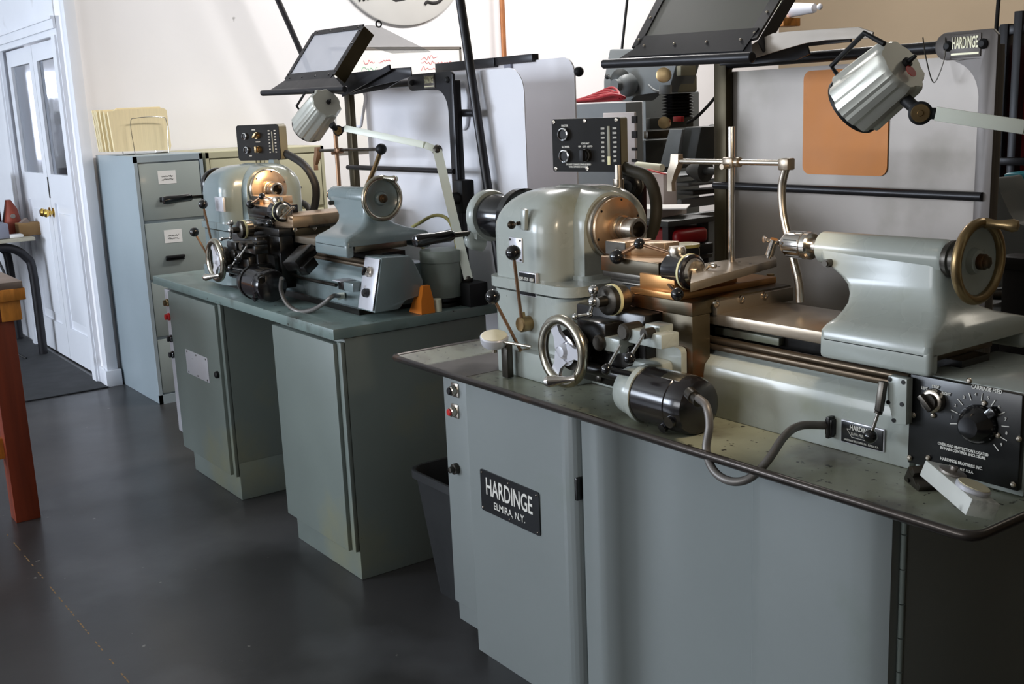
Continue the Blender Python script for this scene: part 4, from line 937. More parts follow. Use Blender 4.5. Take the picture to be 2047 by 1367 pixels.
mb = MB(); mb.bar(k0_+nf*.022-Z*.012-X*.006, k0_+nf*.022+Z*.012+X*.006, .009,.012,nf,.001); build(mb, 'pointer_knob', 'black_plastic', GP)
mb = MB(); mb.rev(k1_, nf, [(0,.012),(.003,.015),(.012,.014),(.016,.010),(.017,0)], 24); build(mb, 'feed_knob', 'black_plastic', GP)
# carriage extras: slide beam running to the back
x_ = -3.66
mb = MB(); mb.box(-3.83,-3.66,1.66,2.06,1.10,1.142,.002); build(mb, 'cross_slide', 'warm_steel', FL)
mb = MB(); mb.box(-3.845,-3.645,1.72,2.0,1.096,1.104); mb.cyl((-3.66,2.0,1.12),(-3.645,2.0,1.12),.006); build(mb, 'slide_strip', 'dark_steel', FL)
c = at(600,515,'y',1.60); mb = MB(); e1 = V(.25,-.75,-.45).normalized(); e2 = V(.9,.2,.1); e2 = (e2-e1*e2.dot(e1)).normalized(); e3 = e1.cross(e2)
mb.obox(c, e1*.05, e2*.035, e3*.02, .004); mb.obox(c+e2*.03-e3*.0+V(.01,0,-.03), e1*.03, e2*.02, e3*.018, .004); build(mb, 'limit_switch', 'oily_black', FL)
# silver plate on headstock, hose clips
c = at(441,408,'y',1.595); build(MB().box(c.x-.042,c.x+.042,1.588,1.597,c.z-.028,c.z+.028,.002), 'blank_plate', 'white_plate', FL)
# feed connector on bed front
c = at(706,572,'y',1.65); mb = MB(); mb.box(c.x-.03,c.x+.035,1.63,1.68,c.z-.014,c.z+.014,.003); CN = build(mb, 'feed_connector', PF, FL)
build(MB().box(c.x-.075,c.x-.03,1.633,1.67,c.z-.016,c.z+.012,.002), 'coupling', 'oily_black', CN)
build(MB().box(c.x-.09,c.x-.03,1.62,1.68,c.z+.013,c.z+.016,.0008), 'cover_plate', 'white_plate', CN)
g = at(678,592,'y',1.655); build(MB().rev(g,V(-.5,-.8,-.1),[(-.02,.01),(0,.012),(.006,.012),(.007,0)],18), 'gland', 'arm_white', CN)
build(MB().tube([(-3.95,1.655,.95),at(600,555,'y',1.65),at(672,570,'y',1.645)],.006,smooth=False), 'feed_rod', 'dark_steel', FL)
build(MB().tube([g, at(665,592,'y',1.59), at(645,608,'y',1.57), at(622,620,'y',1.56), at(596,622,'y',1.55), at(573,606,'y',1.53), at(562,580,'y',1.52), at(563,556,'y',1.51)], .0075, 12), 'motor_cable', 'cable_grey', FL)
# bare quill nose
mb = MB(); mb.rev((-1.455,AY,AZ)+OFF+V(-.048,0,0) if False else Vector((-1.485,AY,AZ))+OFF, X, [(0,.010),(0,.019),(.02,.021),(.024,.024),(.04,.024),(.041,0)], 24); build(mb, 'quill_nose', 'chrome', FL)
# turret-like polished block held in front of spindle
# far control panel
pc = at(517,285,'y',1.86)
qf = control_panel(FL, pc, math.radians(24), .232, .145, .050, True)
pb = at(548,330,'y',1.89)
mb = MB(); mb.loft([[V(pb.x+a,1.89+b,z) for a,b in ((-w,-.012),(w,-.012),(w,.014),(-w,.014))] for z,w in ((1.27,.045),(1.30,.03),(pc.z-.07,.024))]); build(mb, 'panel_bracket', PF, FL)
h0 = qf(1.0,.86,-.03)
build(MB().tube([h0+V(-.01,0,.004), h0+V(.02,0,0), at(608,330,'y',1.93), at(628,362,'y',1.95), at(632,392,'y',1.96), at(626,425,'y',1.96), at(622,440,'y',1.96)], .0155, 16), 'panel_hose', 'black_rubber', FL)
build(MB().tube([at(565,408,'y',1.98), at(590,402,'y',1.98), at(612,410,'y',1.97), at(624,432,'y',1.96)], .0125, 14), 'return_hose', 'black_rubber', FL)
pbf = at(678,372,'y',1.95)
nozzle_stand('brown-stained nozzle stand rising behind the farther lathe tailstock', V(pbf.x,1.95,1.143), 1.95, dict(top=(677,262), r0=(640,301), r1=(760,298), c=(677,301), head=[(634,294),(633,318),(632,340)], e=(762,298), ball=True, tube=[(761,302),(748,338),(733,372)], pr=.008, tm='brass_steel'), 'copper', 'dark_steel', 'copper')
# ================================================================= FAR BENCH: counter + two pedestals
cx0, cx1, cy0, cy1 = -4.755, -3.045, 1.485, 2.20
mb = MB(); mb.box(cx0,cx1,cy0,cy1,.8075,.842,.003)
tag(build(mb, 'bench_top', 'counter_paint'), 'long grey-green steel bench top spanning the two pedestals under the farther lathe', 'bench top')
def pedestal(label, x0, x1, pan):
    P_ = thing('pedestal_cabinet', label, 'cabinet', ((x0+x1)/2, 1.8, 0), 'pedestals under the farther lathe')
    mb = MB(); mb.box(x0+.012,x1,1.505,2.06,.0,.806,.003); 
    if pan: mb = MB(); mb.box(x0+.012,x1,1.525,2.06,.15,.806,.003); mb.box(x0+.12,x1-.0,1.525,2.05,0,.16,.004)
    else: mb = MB(); mb.box(x0+.01,x1,1.525,2.06,0,.806,.003)
    build(mb, 'body', 'old_paint', P_)
    d0 = x0+.085 if pan else x0
    mb = MB(); mb.box(d0,x1-.026,1.497,1.523,.105 if pan else .10,.79,.003); D = build(mb, 'door', 'old_paint', P_)
    build(MB().box(x1-.026,x1-.0,1.510,1.524,.10,.795,.002), 'door_stop', 'old_paint', P_)
    if pan:
        build(MB().box(x0+.012,d0-.004,1.507,1.524,.16,.79,.002), 'switch_strip', 'white_plate', P_)
        for i,(px,py,mt_) in enumerate(((335,606,'brass_steel'),(335,633,'red_button'),(338,676,'black_plastic'),(342,708,'black_plastic'))):
            p = at(px,py,'y',1.50); p.x = x0+.045
            build(MB().rev((p.x,1.508,p.z), -Y, [(0,.017),(.008,.016),(.01,.013),(.02,.012),(.022,0)], 20), ['start_button','stop_button','selector_knob','selector_knob'][i], mt_, P_)
        a, b = at(370,697,'y',1.495), at(419,766,'y',1.495)
        mb = MB(); mb.box(a.x,b.x,1.4945,1.4975,b.z+.0,a.z,.001); PL = build(mb, 'worn_plate', 'white_plate', D)
        mb = MB()
        for u in (.08,.5,.92):
            for z_ in (a.z-.008,b.z+.008): mb.rev((a.x+(b.x-a.x)*u,1.4945,z_), -Y, [(0,.004),(.001,.004),(.001,0)], 8)
        build(mb, 'rivets', 'dark_steel', PL)
        k = at(430,748,'y',1.49); build(MB().rev((x1-.055,1.497,k.z), -Y, [(0,.014),(.010,.014),(.014,.009),(.014,0)], 18), 'latch', 'black_satin', D)
pedestal('pedestal cabinet with red stop button and worn silver plate under the bench top', -4.70, -4.055, True)
pedestal('plain blank-door pedestal cabinet standing right of the knee gap under the bench top', -3.545, -3.052, False)
# ================================================================= things on the far bench
c = at(876,620,'z',.843); c = V(-3.15,1.955,.843)
CT = thing('coolant_canister', 'round grey-green metal canister on the bench behind the orange wedge', 'canister', c)
build(MB().rev(c, Z, [(0,.05),(.03,.05),(.032,.066),(.15,.069),(.151,.0715),(.185,.0715),(.190,.068),(.196,.02),(.196,0)], 40), 'body', 'canister_grey', CT)
build(MB().rev(c+Z*.0, Z, [(0,.06),(.012,.06),(.014,.052),(.02,.06),(.03,.06)], 40), 'foot', 'oily_black', CT)
build(MB().tube([c+V(-.03,.06,.1), at(822,470,'y',2.0), at(845,442,'y',2.0), at(875,430,'y',2.0), at(900,445,'y',2.0), at(915,500,'y',2.0)], .006, 10), 'hose', 'yellow_tube', CT)
a = at(843,622,'z',.843); WD = [at(835,620,'z',.843), at(862,621,'z',.843)]
mb = MB(); c = V(-3.078,1.828,.843)
mb.loft([[c+V(a_,b_,0) for a_,b_ in ((-.05,-.022),(.03,-.022),(.03,.03),(-.05,.03))],[c+V(a_,b_,.045) for a_,b_ in ((-.02,-.02),(.03,-.02),(.03,.026),(-.02,.026))],[c+V(a_,b_,.092) for a_,b_ in ((.012,-.008),(.028,-.008),(.028,.016),(.012,.016))]])
tag(build(mb, 'wedge_block', 'orange_plastic'), 'small orange wedge block on the bench corner beside the gear box', 'block')
c = V(-3.062,1.876,.843); tag(build(MB().rev(c, Z, [(0,.0),(0,.015),(.04,.015),(.042,.013),(.042,0)], 20), 'cylinder', 'cream_plastic'), 'small cream plastic cup standing right of the orange wedge', 'cylinder')  # a plastic cap, built as a plain closed cylinder
# far work lamp
yL = 1.76
bk, fr = at(653,205,'y',yL), at(617,252,'y',yL)
jt = at(676,261,'y',yL+.03)
e1 = at(874,300,'y',1.96); e2 = at(936,556,'y',2.02)
L2, lp2, lax2 = work_lamp('smaller-looking ribbed work lamp on a long white jointed arm over the farther lathe', (e2.x,e2.y,.842), dict(back=bk, front=fr, r=.058,
   bail=[at(628,185,'y',yL-.03), at(612,182,'y',yL-.03), at(593,212,'y',yL-.02), at(600,222,'y',yL-.02)], joint=jt, jroot=at(662,250,'y',yL),
   arm=[at(692,257,'y',yL+.05), at(850,290,'y',1.93), e1], aw=.022), 1)
build(MB().bar(e1, e2, .030,.030, (CAM-e1)), 'lower_arm', 'arm_white', L2)
build(MB().ball(e1,.018,16).ball(e2,.018,16), 'ball_knobs', 'dark_steel', L2)
build(MB().box(e2.x-.035,e2.x+.05,e2.y-.03,e2.y+.045,.842,e2.z-.012,.004), 'base', 'black_satin', L2)
sp = bpy.data.lights.new('lamp_beam', 'SPOT'); sp.energy = 16; sp.color = (1,.72,.46); sp.spot_size = math.radians(78); sp.spot_blend = .6; sp.shadow_soft_size = .04
so = bpy.data.objects.new('lamp_beam', sp); COL.objects.link(so); so.location = lp2; so.rotation_euler = lax2.to_track_quat('-Z','Y').to_euler()
# far guard frame and shield
GF2, glt2, glx2, gzt2, gx02, gx12 = guard_frame('black guard frame with tilted framed window above the farther lathe', 2.07, dict(lp0=(698,190), lp1=(715,375), rp1=(935,420), br=(914,141), tl=(826,150), lr=(800,337)), True)
shield(GF2, 2.07, dict(wm='shield_clear', am='black_metal',
  win=[(573,158,1.86),(666,150,1.86),(725,54,2.0),(628,67,2.0)],
  rod=[(525,186,1.80),(690,178,1.80)],
  arm=[(px,py,1.93) for px,py in ((652,170),(660,186),(688,190),(745,172),(800,160),(822,152),(820,134),(765,138),(700,146),(680,150))],
  arm2=[(px,py,1.98) for px,py in ((690,178),(700,190),(770,178),(800,160),(780,150))]), True)
xq = at(728,48,'y',2.0).x
mb = MB(); ps = [at(px,py,'x',xq) for px,py in ((730,50),(757,52),(862,104),(785,107),(722,90))]; mb.prism(ps, V(.003,0,0)); build(mb, 'side_window', 'shield_thin', GF2)
e = at(757,48,'x',xq); build(MB().torus(e,X,.011,.003,20,8), 'lifting_eye', 'black_satin', GF2)
build(MB().bar(at(684,188,'y',1.915), at(780,135,'y',1.915), .02,.006, Y), 'brace', 'black_metal', GF2)
t0 = at(915,225,'y',2.09); t1 = at(948,226,'y',2.19)
c = at(925,395,'y',2.05); build(MB().box(c.x-.03,c.x+.03,2.03,2.08,c.z-.05,c.z+.06,.006).cyl((c.x,2.03,c.z),(c.x,2.005,c.z),.02), 'post_clamp', 'black_satin', GF2)
# white splash sheets behind the farther lathe
SH = thing('splash_sheet', 'white splash sheet with rounded corner and two handles directly behind the farther lathe', 'panel', (-3.4,2.14,.843))
xa, xb = glt2.x-.0, at(1048,200,'y',2.14).x; zt_ = at(1000,137,'y',2.14).z
pts = [(xa,.843),(xa,zt_)]+[(xb-.08+.08*math.sin(math.radians(a)), zt_-.08+.08*math.cos(math.radians(a))) for a in range(0,91,15)]+[(xb,.843)]
build(MB().prism([V(a,2.14,b) for a,b in pts], Y*.003), 'sheet', 'sheet_white', SH)
for pa_, pb_ in (((722,182),(718,252)), ((925,165),(925,256))):
    a, b = at(*pa_,'y',2.132), at(*pb_,'y',2.132)
    build(MB().tube([a-V(.03,0,0),a+V(.012,0,0),a+V(.03,0,-.03),b+V(.03,0,.03),b+V(.012,0,0),b-V(.03,0,0)],.006,10), 'handle', 'sheet_white', SH)
S2 = thing('tall_screen', 'tall white screen with a black top rail standing behind and right of the farther lathe', 'screen', (-3.1,2.42,0))
xa, xb = at(882,125,'y',2.42).x, at(1154,200,'y',2.42).x; zt_ = at(1085,119,'y',2.42).z
pts = [(xa,.0),(xa,zt_)]+[(xb-.06+.06*math.sin(math.radians(a)), zt_-.06+.06*math.cos(math.radians(a))) for a in range(0,91,15)]+[(xb,.0)]
build(MB().prism([V(a,2.41,b) for a,b in pts], Y*.006), 'sheet', 'sheet_white', S2)
xm_ = at(1000,115,'y',2.42).x; xe = at(1075,118,'y',2.42).x
build(MB().box(xa,xm_,2.39,2.425,zt_-.012,zt_+.022,.002).box(xm_,xe,2.395,2.425,zt_-.006,zt_+.022,.002), 'top_rail', 'black_metal', S2)
c = at(1157,143,'y',2.41); build(MB().ball(c,.017,16), 'knob', 'black_satin', S2)
c = at(1014,132,'y',2.40); build(MB().box(c.x-.02,c.x+.02,2.40,2.412,c.z-.016,c.z+.012), 'clip', 'grey_plastic', S2)
# leaning poles
a, b = at(919,-5,'y',2.10), at(975,375,'y',2.10); d = (b-a)/(a.z-b.z)
g = b+d*(b.z); top = a-d*1.2
PO = build(MB().tube([top, b+d*(b.z-.845)], .0155, 16, smooth=False), 'leaning_pole', 'bracket_grey'); PO.data.materials[0] = M['black_metal']
tag(PO, 'long dark pole leaning upright beside the farther guard frame', 'pole')
build(MB().tube([at(912,226,'y',2.09), at(951,226,'y',2.10)], .013, 12, smooth=False), 'cross_link', 'black_metal', GF2)
a, b = at(552,-8,'x',-6.25), at(602,105,'x',-6.25); d = (b-a)/(a.z-b.z)
tag(build(MB().tube([a-d*1.0, b+d*.5], .017, 12, smooth=False), 'leaning_pole', 'black_metal'), 'black pole leaning against the white wall behind the tilted window', 'pole')
# ================================================================= FILE CABINETS
def scribble(x, y0, y1, z, amp, r):
    P_ = []; y = y0; k = 0
    while y < y1: P_.append(V(x, y, z+amp*random.uniform(-1,1))); y += amp*.7
    return MB().tube(P_, r, 5)

def file_cab(label, y0, y1, mb_, side, n=4, cards=()):
    FC = thing('file_cabinet', label, 'file cabinet', ((-6.49-5.81)/2,(y0+y1)/2,0))
    x0, x1 = -6.488, -5.81
    build(MB().box(x0,x1-.012,y0,y1,0,1.322,.003).box(x1-.014,x1,y0,y0+.018,0,1.318).box(x1-.014,x1,y1-.018,y1,0,1.318).box(x1-.014,x1,y0,y1,1.288,1.318).box(x1-.014,x1,y0,y1,0,.05), 'body', side, FC)
    h = (1.288-.05)/n
    for i in range(n):
        z0 = .05+i*h
        D = build(MB().box(x1-.012,x1-.002,y0+.022,y1-.022,z0+.008,z0+h-.008,.003), 'drawer', mb_, FC)
        yc = (y0+y1)/2-.02
        build(MB().box(x1-.002,x1+.02,yc-.05,yc+.05,z0+h*.36,z0+h*.36+.014,.004).box(x1-.002,x1+.006,yc-.05,yc+.05,z0+h*.36-.012,z0+h*.36,.001), 'handle', 'black_satin' if mb_ == 'file_grey' else 'chrome', D)
        if i in cards:
            c = V(x1-.0015,yc+.015,z0+h*.72)
            cd = build(MB().box(x1-.002,x1-.0008,yc-.045,yc+.05,z0+h*.62,z0+h*.84), 'label_card', 'paper', D)
            for q_ in (0,1): build(scribble(x1-.0004, yc-.026, yc+.034, z0+h*(.745-.05*q_), .005, .0009), 'faded_print', 'ink', cd)
    return FC
file_cab('grey-green four-drawer file cabinet in the wall corner with folders on top', 1.782, 2.148, 'file_grey', 'file_side', cards=(2,3))
file_cab('beige file cabinet directly right of the grey-green one', 2.165, 2.47, 'file_beige', 'file_beige')
file_cab('beige file cabinet with chrome drawer pull, farthest from the wall corner', 2.478, 2.86, 'file_beige', 'file_beige')
# folders in wire rack
fx0 = -6.10
RK = thing('wire_rack', 'bent wire rack holding the manila folders on the corner file cabinet', 'rack', (-6.15,1.98,1.322))
for i, x_ in enumerate((-6.03,-6.24)):
    ya, yb_ = 1.862, 2.045
    build(MB().tube([(x_,ya,1.326),(x_,ya-.006,1.49),(x_,ya+.03,1.515),(x_,yb_-.03,1.515),(x_,yb_+.004,1.49),(x_,yb_,1.326)], .0022, 8), 'hoop', 'chrome', RK)
build(MB().tube([(-6.03,1.862,1.325),(-6.24,1.862,1.325)],.0022,8,smooth=False).tube([(-6.03,2.045,1.325),(-6.24,2.045,1.325)],.0022,8,smooth=False), 'base_wires', 'chrome', RK)
random.seed(3)
FN = ['frontmost manila folder leaning on the wire rack hoop','second manila folder in the rack, just behind the front one','third manila folder from the front in the wire rack','fourth manila folder from the front in the wire rack','fifth manila folder in the rack, its edge standing left','manila folder nearest the wall but one in the wire rack','rearmost manila folder in the rack, nearest the wall']
for i in range(12):
    x_ = -6.055-i*.0145; y0_ = 1.755+random.uniform(-.006,.008)-i*.004; y1_ = 2.07+random.uniform(-.008,.008); zt_ = 1.565+random.uniform(-.01,.008)
    o = build(MB().prism([V(x_,y,z) for y,z in ((y0_+.012,1.345),(y1_-.008,1.337),(y1_,1.36),(y1_-.006,zt_-.012),(y1_-.02,zt_),(y0_+.04+i*.01,zt_),(y0_+.03+i*.01,zt_-.006),(y0_,zt_-.008))], X*-.0125), 'manila_folder', 'manila')
    tag(o, FN[0] if i == 0 else 'manila folder standing behind the front one in the wire rack', 'folder', 'manila folders in the wire rack')
# ================================================================= WALL ITEMS
WB = thing('whiteboard', 'whiteboard with faint red and green writing on the back wall', 'whiteboard', (WX+.01,3.85,1.3))
build(MB().box(WX+.002,WX+.018,3.30,4.262,1.25,1.895), 'board', 'paper', WB)
build(MB().box(WX+.002,WX+.024,3.29,4.272,1.888,1.905).box(WX+.002,WX+.024,4.258,4.272,1.25,1.9), 'frame', 'sheet_metal', WB)
for y0_, y1_, z_, m_ in ((3.52,3.60,1.81,'ink_red'),(3.63,3.72,1.81,'ink_red'),(3.50,3.62,1.765,'ink_green'),(3.66,3.70,1.765,'ink_red'),(3.50,3.63,1.715,'ink_red'),(3.95,4.08,1.835,'ink_red'),(3.95,4.2,1.80,'ink_red'),(3.95,4.14,1.765,'ink_red')):
    build(scribble(WX+.0185, y0_, y1_, z_, .014, .0022), 'handwriting', m_, WB)
SG = thing('round_sign', 'large round grey wall sign with black curling shapes, cut by the top of the photo', 'sign', (WX+.01,3.83,2.04))
build(MB().rev((WX+.002,3.84,2.565), X, [(0,.525),(.02,.525),(.024,.518),(.024,0)], 72), 'disc', 'sign_grey', SG)
def stroke(pts, w): return MB().tube([V(WX+.028,y,z) for y,z in pts], w, 8)
xs_ = WX+.028
for pts, w in (([(3.50,2.235),(3.515,2.195),(3.52,2.19)], .008), ([(3.53,2.235),(3.545,2.198),(3.55,2.19)], .008), ([(3.565,2.24),(3.575,2.205),(3.58,2.197)], .008), ([(4.0,2.175),(4.02,2.192),(4.06,2.185),(4.11,2.195),(4.15,2.235),(4.17,2.3)], .010)):
    build(stroke(pts, w), 'curl', 'ink', SG)
build(MB().prism([V(WX+.026,y,z) for y,z in ((3.62,2.30),(3.70,2.225),(3.78,2.188),(3.85,2.20),(3.92,2.25),(4.0,2.33),(4.02,2.42),(3.9,2.5),(3.7,2.52),(3.55,2.45),(3.49,2.35),(3.49,2.25),(3.59,2.25))], X*.004), 'dark_figure', 'ink', SG)
tag(build(MB().cyl((-6.425,4.59,0),(-6.425,4.59,3.6),.018), 'copper_pipe', 'pipe_copper'), 'vertical copper pipe running down the white back wall', 'pipe')
# ================================================================= BACKGROUND MACHINES
def pbox(mb, px0, py0, px1, py1, y, dep, bev=.004, z0=None):
    a, b = at(px0,py0,'y',y), at(px1,py1,'y',y); x1 = max(at(px1,py1,'y',y+dep).x, a.x+.03); mb.box(a.x,x1,y,y+dep,b.z if z0 is None else z0,a.z,bev); return mb
CG = thing('control_cabinet', 'grey electrical control cabinet with a pale switch panel behind the foreground lathe panel', 'cabinet', (at(1210,250,'y',3.3).x,3.4,0))
build(pbox(MB(),1110,210,1286,300,3.3,.10,z0=0), 'body', 'cabinet_grey', CG)
build(pbox(MB(),1205,226,1274,345,3.285,.012,.002), 'switch_panel', 'panel_pink', CG)
mb = MB()
for py in (232,262,295,318): pbox(mb,1262,py,1270,py+14 if py < 290 else py+6,3.278,.01,.001)
build(mb, 'slots', 'ink', CG)
ztop = at(1110,210,'y',3.3).z; RC = at(1195,198,'y',3.36)
mb = MB()
for k in range(5):
    mb.tube([V(RC.x-.28+.01*k,3.38+.02*k,ztop+.012), V(RC.x-.05,3.36+.03*k,ztop+.02+.012*k), V(RC.x+.10-.01*k,3.36+.02*k,ztop+.035), V(RC.x+.14-.01*k,3.40,ztop+.02), V(RC.x+.05,3.42,ztop+.012+.008*k), V(RC.x-.25,3.43,ztop+.012)], .0065, 8)
tag(build(mb, 'red_cable', 'red_cable'), 'coil of red cable lying on top of the grey control cabinet', 'cable')
MM = thing('milling_machine', 'grey milling machine with black bellows and dark hopper behind the foreground guard', 'milling machine', (at(1330,300,'y',4.0).x,4.1,0))
a, b = at(1206,100,'y',3.8), at(1352,186,'y',3.8)
yh = 3.8
mb = MB(); mb.prism([at(px,py,'y',yh) for px,py in ((1218,98),(1360,98),(1336,186),(1272,186),(1262,203),(1206,203),(1206,160))], Y*.16, .01)
HDm = build(mb, 'head', 'mill_grey', MM)
mb = MB(); pbox(mb,1350,150,1384,184,3.86,.12,.01); pbox(mb,1352,132,1386,150,3.8,.1,.004); build(mb, 'head_guard', 'panel_olive', MM)
c = at(1252,170,'y',3.75); mb = MB(); mb.ball(c,.06,16); mb.cyl(c,c+V(0,-.08,0),.03); build(mb, 'gear_dome', 'mill_grey', HDm)
c = at(1240,160,'y',3.72); mb = MB(); mb.tube([at(1215,152,'y',3.72),at(1232,162,'y',3.72),at(1246,155,'y',3.72)],.008,smooth=False); mb.rev(at(1240,158,'y',3.72),V(.5,-.8,0),[(-.02,.045),(0,.05),(.012,.03),(.02,0)],20); mb.ball(at(1214,153,'y',3.72),.014,12); build(mb, 'feed_lever', 'mill_dark', HDm)
mb = MB(); mb.rev(at(1328,150,'y',3.7),V(.5,-.8,0),[(0,.035),(.02,.035),(.022,.028),(.022,0)],24); build(mb, 'dial', 'brass_steel', HDm)
mb = MB(); mb.tube([at(1296,170,'y',3.72),at(1308,180,'y',3.72),at(1320,183,'y',3.72)],.006); mb.cyl(at(1330,170,'y',3.74),at(1330,188,'y',3.74),.03); build(mb, 'quill_lever', 'mill_grey', HDm)
# column and bellows
mb = MB(); pbox(mb,1282,186,1312,330,4.05,.4,.01,z0=0); build(mb, 'column', 'mill_grey', MM)
a, b = at(1322,188,'y',3.85), at(1344,236,'y',3.85); n = 8
mb = MB(); sc = []
for k in range(n*2+1):
    z_ = a.z+(b.z-a.z)*k/(n*2); i = .018 if k % 2 else 0; sc.append([V(a.x+i,3.85+i,z_),V(b.x-i,3.85+i,z_),V(b.x-i,4.0-i,z_),V(a.x+i,4.0-i,z_)])
mb.loft(sc); build(mb, 'bellows', 'black_rubber', MM, ang=10)
mb = MB(); pbox(mb,1290,236,1372,258,3.75,.3,.006); build(mb, 'cross_head', 'mill_dark', MM)
pb_ = MB(); pbox(pb_,1345,233,1368,243,3.74,.02,.001); build(pb_, 'red_bar', 'red_paint', MM)
mb = MB(); mb.rev(at(1330,246,'y',3.70),V(.5,-.8,.1),[(0,.028),(.03,.028),(.032,.02),(.032,0)],24); build(mb, 'feed_dial', 'brass_steel', MM)
mb = MB(); pbox(mb,1286,262,1324,278,3.85,.2,.004); build(mb, 'tool_chuck', 'dark_steel', MM)
mb = MB(); pbox(mb,1282,280,1345,345,3.9,.4,.01); build(mb, 'ram_base', 'mill_dark', MM)
mb = MB(); hp_ = [at(px,py,'y',3.4) for px,py in ((1368,254),(1402,253),(1388,325),(1352,332))]; mb.prism(hp_, Y*.12, .008); mb.ball(at(1424,257,'y',3.5),.02,12); HB = build(mb, 'hopper', 'mill_dark', MM)
mb = MB(); mb.prism([at(px,py,'y',3.36) for px,py in ((1338,258),(1364,258),(1350,334),(1318,334))], Y*.02, .004); build(mb, 'splash_plate', 'mill_grey', MM)
# table, saddle, base
for nm, q_, dp, mt_ in (('table',(1300,348,1420,360,3.15),.35,'mill_grey'),('table_slide',(1345,364,1420,378,3.18),.3,'mill_grey'),('apron_shade',(1352,380,1410,396,3.25),.25,'mill_dark'),('knee',(1352,398,1415,425,3.2),.35,'mill_grey'),('base_column',(1360,428,1408,520,3.3),.4,'mill_grey')):
    mb = MB(); pbox(mb,q_[0],q_[1],q_[2]+60,q_[3],q_[4],dp,.008, z0=0 if nm == 'base_column' else None); build(mb, nm, mt_, MM)
mb = MB(); mb.rev(at(1400,355-14,'y',3.2),V(1,0,0),[(-.06,.0),(-.06,.02),(0,.045),(.03,.045),(.03,.015),(.1,.015),(.1,0)],20); build(mb, 'crank_boss', 'mill_dark', MM)
tag(build(MB().tube([at(1372,247,'y',3.9),at(1395,232,'y',3.95),at(1425,200,'y',4.0),at(1440,178,'y',4.0),at(1470,120,'y',4.0)],.008,8), 'power_cable', 'black_rubber'), 'black cable sagging from the milling machine across the pale wall', 'cable')
tag(build(MB().tube([at(1256,-20,'y',3.95),at(1243,100,'y',3.95)],.007,8,smooth=False), 'drop_cable', 'black_rubber'), 'thin black cable dropping straight onto the milling machine head', 'cable')
tag(build(MB().tube([at(2001,-60,'y',2.6),at(1992,52,'y',2.6),at(1986,200,'y',2.6),V(at(1980,300,'y',2.6).x,2.6,1.0)],.005,8,smooth=False), 'drop_cable', 'black_rubber'), 'thin black cable hanging at the upper right above the name bracket', 'cable')
# work table with papers and red tool box between
WT = thing('work_table', 'dark low table holding papers and the red tool box behind the foreground headstock', 'table', (at(1290,480,'y',2.75).x,2.8,0))
a, b = at(1180,425,'y',2.70), at(1335,425,'y',2.70)
build(MB().box(a.x,b.x,2.70,2.93,a.z-.03,a.z-.01,.002), 'top', 'mill_dark', WT)
for xx in (a.x+.03,b.x-.03):
    for yy in (2.73,2.90): build(MB().box(xx-.015,xx+.015,yy-.015,yy+.015,0,a.z-.03), 'leg', 'black_metal', WT)
build(MB().box(a.x,b.x,2.72,2.92,a.z-.16,a.z-.145,.002), 'shelf', 'mill_dark', WT)
zt_ = a.z-.01; 
for i,(px,lab,dx,dy,mt_,th) in enumerate(((1275,'thick grey stack of papers on the low table behind the headstock',.16,.1,'paper',.03),(1318,'loose white sheet of paper sticking out over the low table edge',.11,.08,'paper',.004))):
    c = at(px,418,'y',2.8); ang = .5*i+.2; e_ = V(math.cos(ang),math.sin(ang),0); f_ = V(-math.sin(ang),math.cos(ang),0)
    z_ = zt_+(th/2)+(.032 if i else 0); c = V(c.x,2.82,z_)
    tag(build(MB().obox(c, e_*dx/1.2, f_*dy, Z*th/2), 'paper_stack' if i == 0 else 'paper_sheet', mt_), lab, 'papers')
a = at(1245,440,'y',2.70); b = at(1352,478,'y',2.70)
TBX = thing('tool_box', 'dark red metal tool box with rounded end behind the black hose', 'tool box', ((a.x+b.x)/2,2.8,zt_-.13))
zb = zt_-.132; hh = .10
mb = MB(); mb.box(a.x,b.x-.08,2.73,2.90,zb,zb+hh,.008,3); build(mb, 'body', 'red_paint', TBX)
build(MB().box(b.x-.1,b.x-.02,2.725,2.905,zb,zb+hh*.4,.006), 'black_corner', 'black_satin', TBX)
build(MB().box(b.x-.082,b.x-.03,2.735,2.895,zb+hh*.4,zb+hh*.97,.02,3), 'lid_end', 'red_paint', TBX)
# books/bottles row on cabinet behind panel
c = at(1278,318,'y',3.0)
BX = thing('supply_shelf', 'pale box shelf with tools and a red-striped carton right of the control panel', 'shelf', (c.x,3.0,0))
a, b = at(1255,345,'y',2.95), at(1345,410,'y',2.95)
build(MB().box(a.x,b.x-.05,2.95,3.02,0,a.z-.0,.003), 'carton', 'panel_pink', BX)
build(MB().bar(at(1292,338,'y',2.945),at(1330,348,'y',2.945),.004,.012,Y), 'red_stripe', 'red_button', BX)
tag(build(MB().tube([V(a.x+.02,2.985,a.z+.02),V(a.x+.16,2.985,a.z+.02)],lambda t: .022-.008*t,14,smooth=False), 'spray_bottle', 'cream_plastic'), 'cream plastic bottle lying right of the control panel', 'bottle')
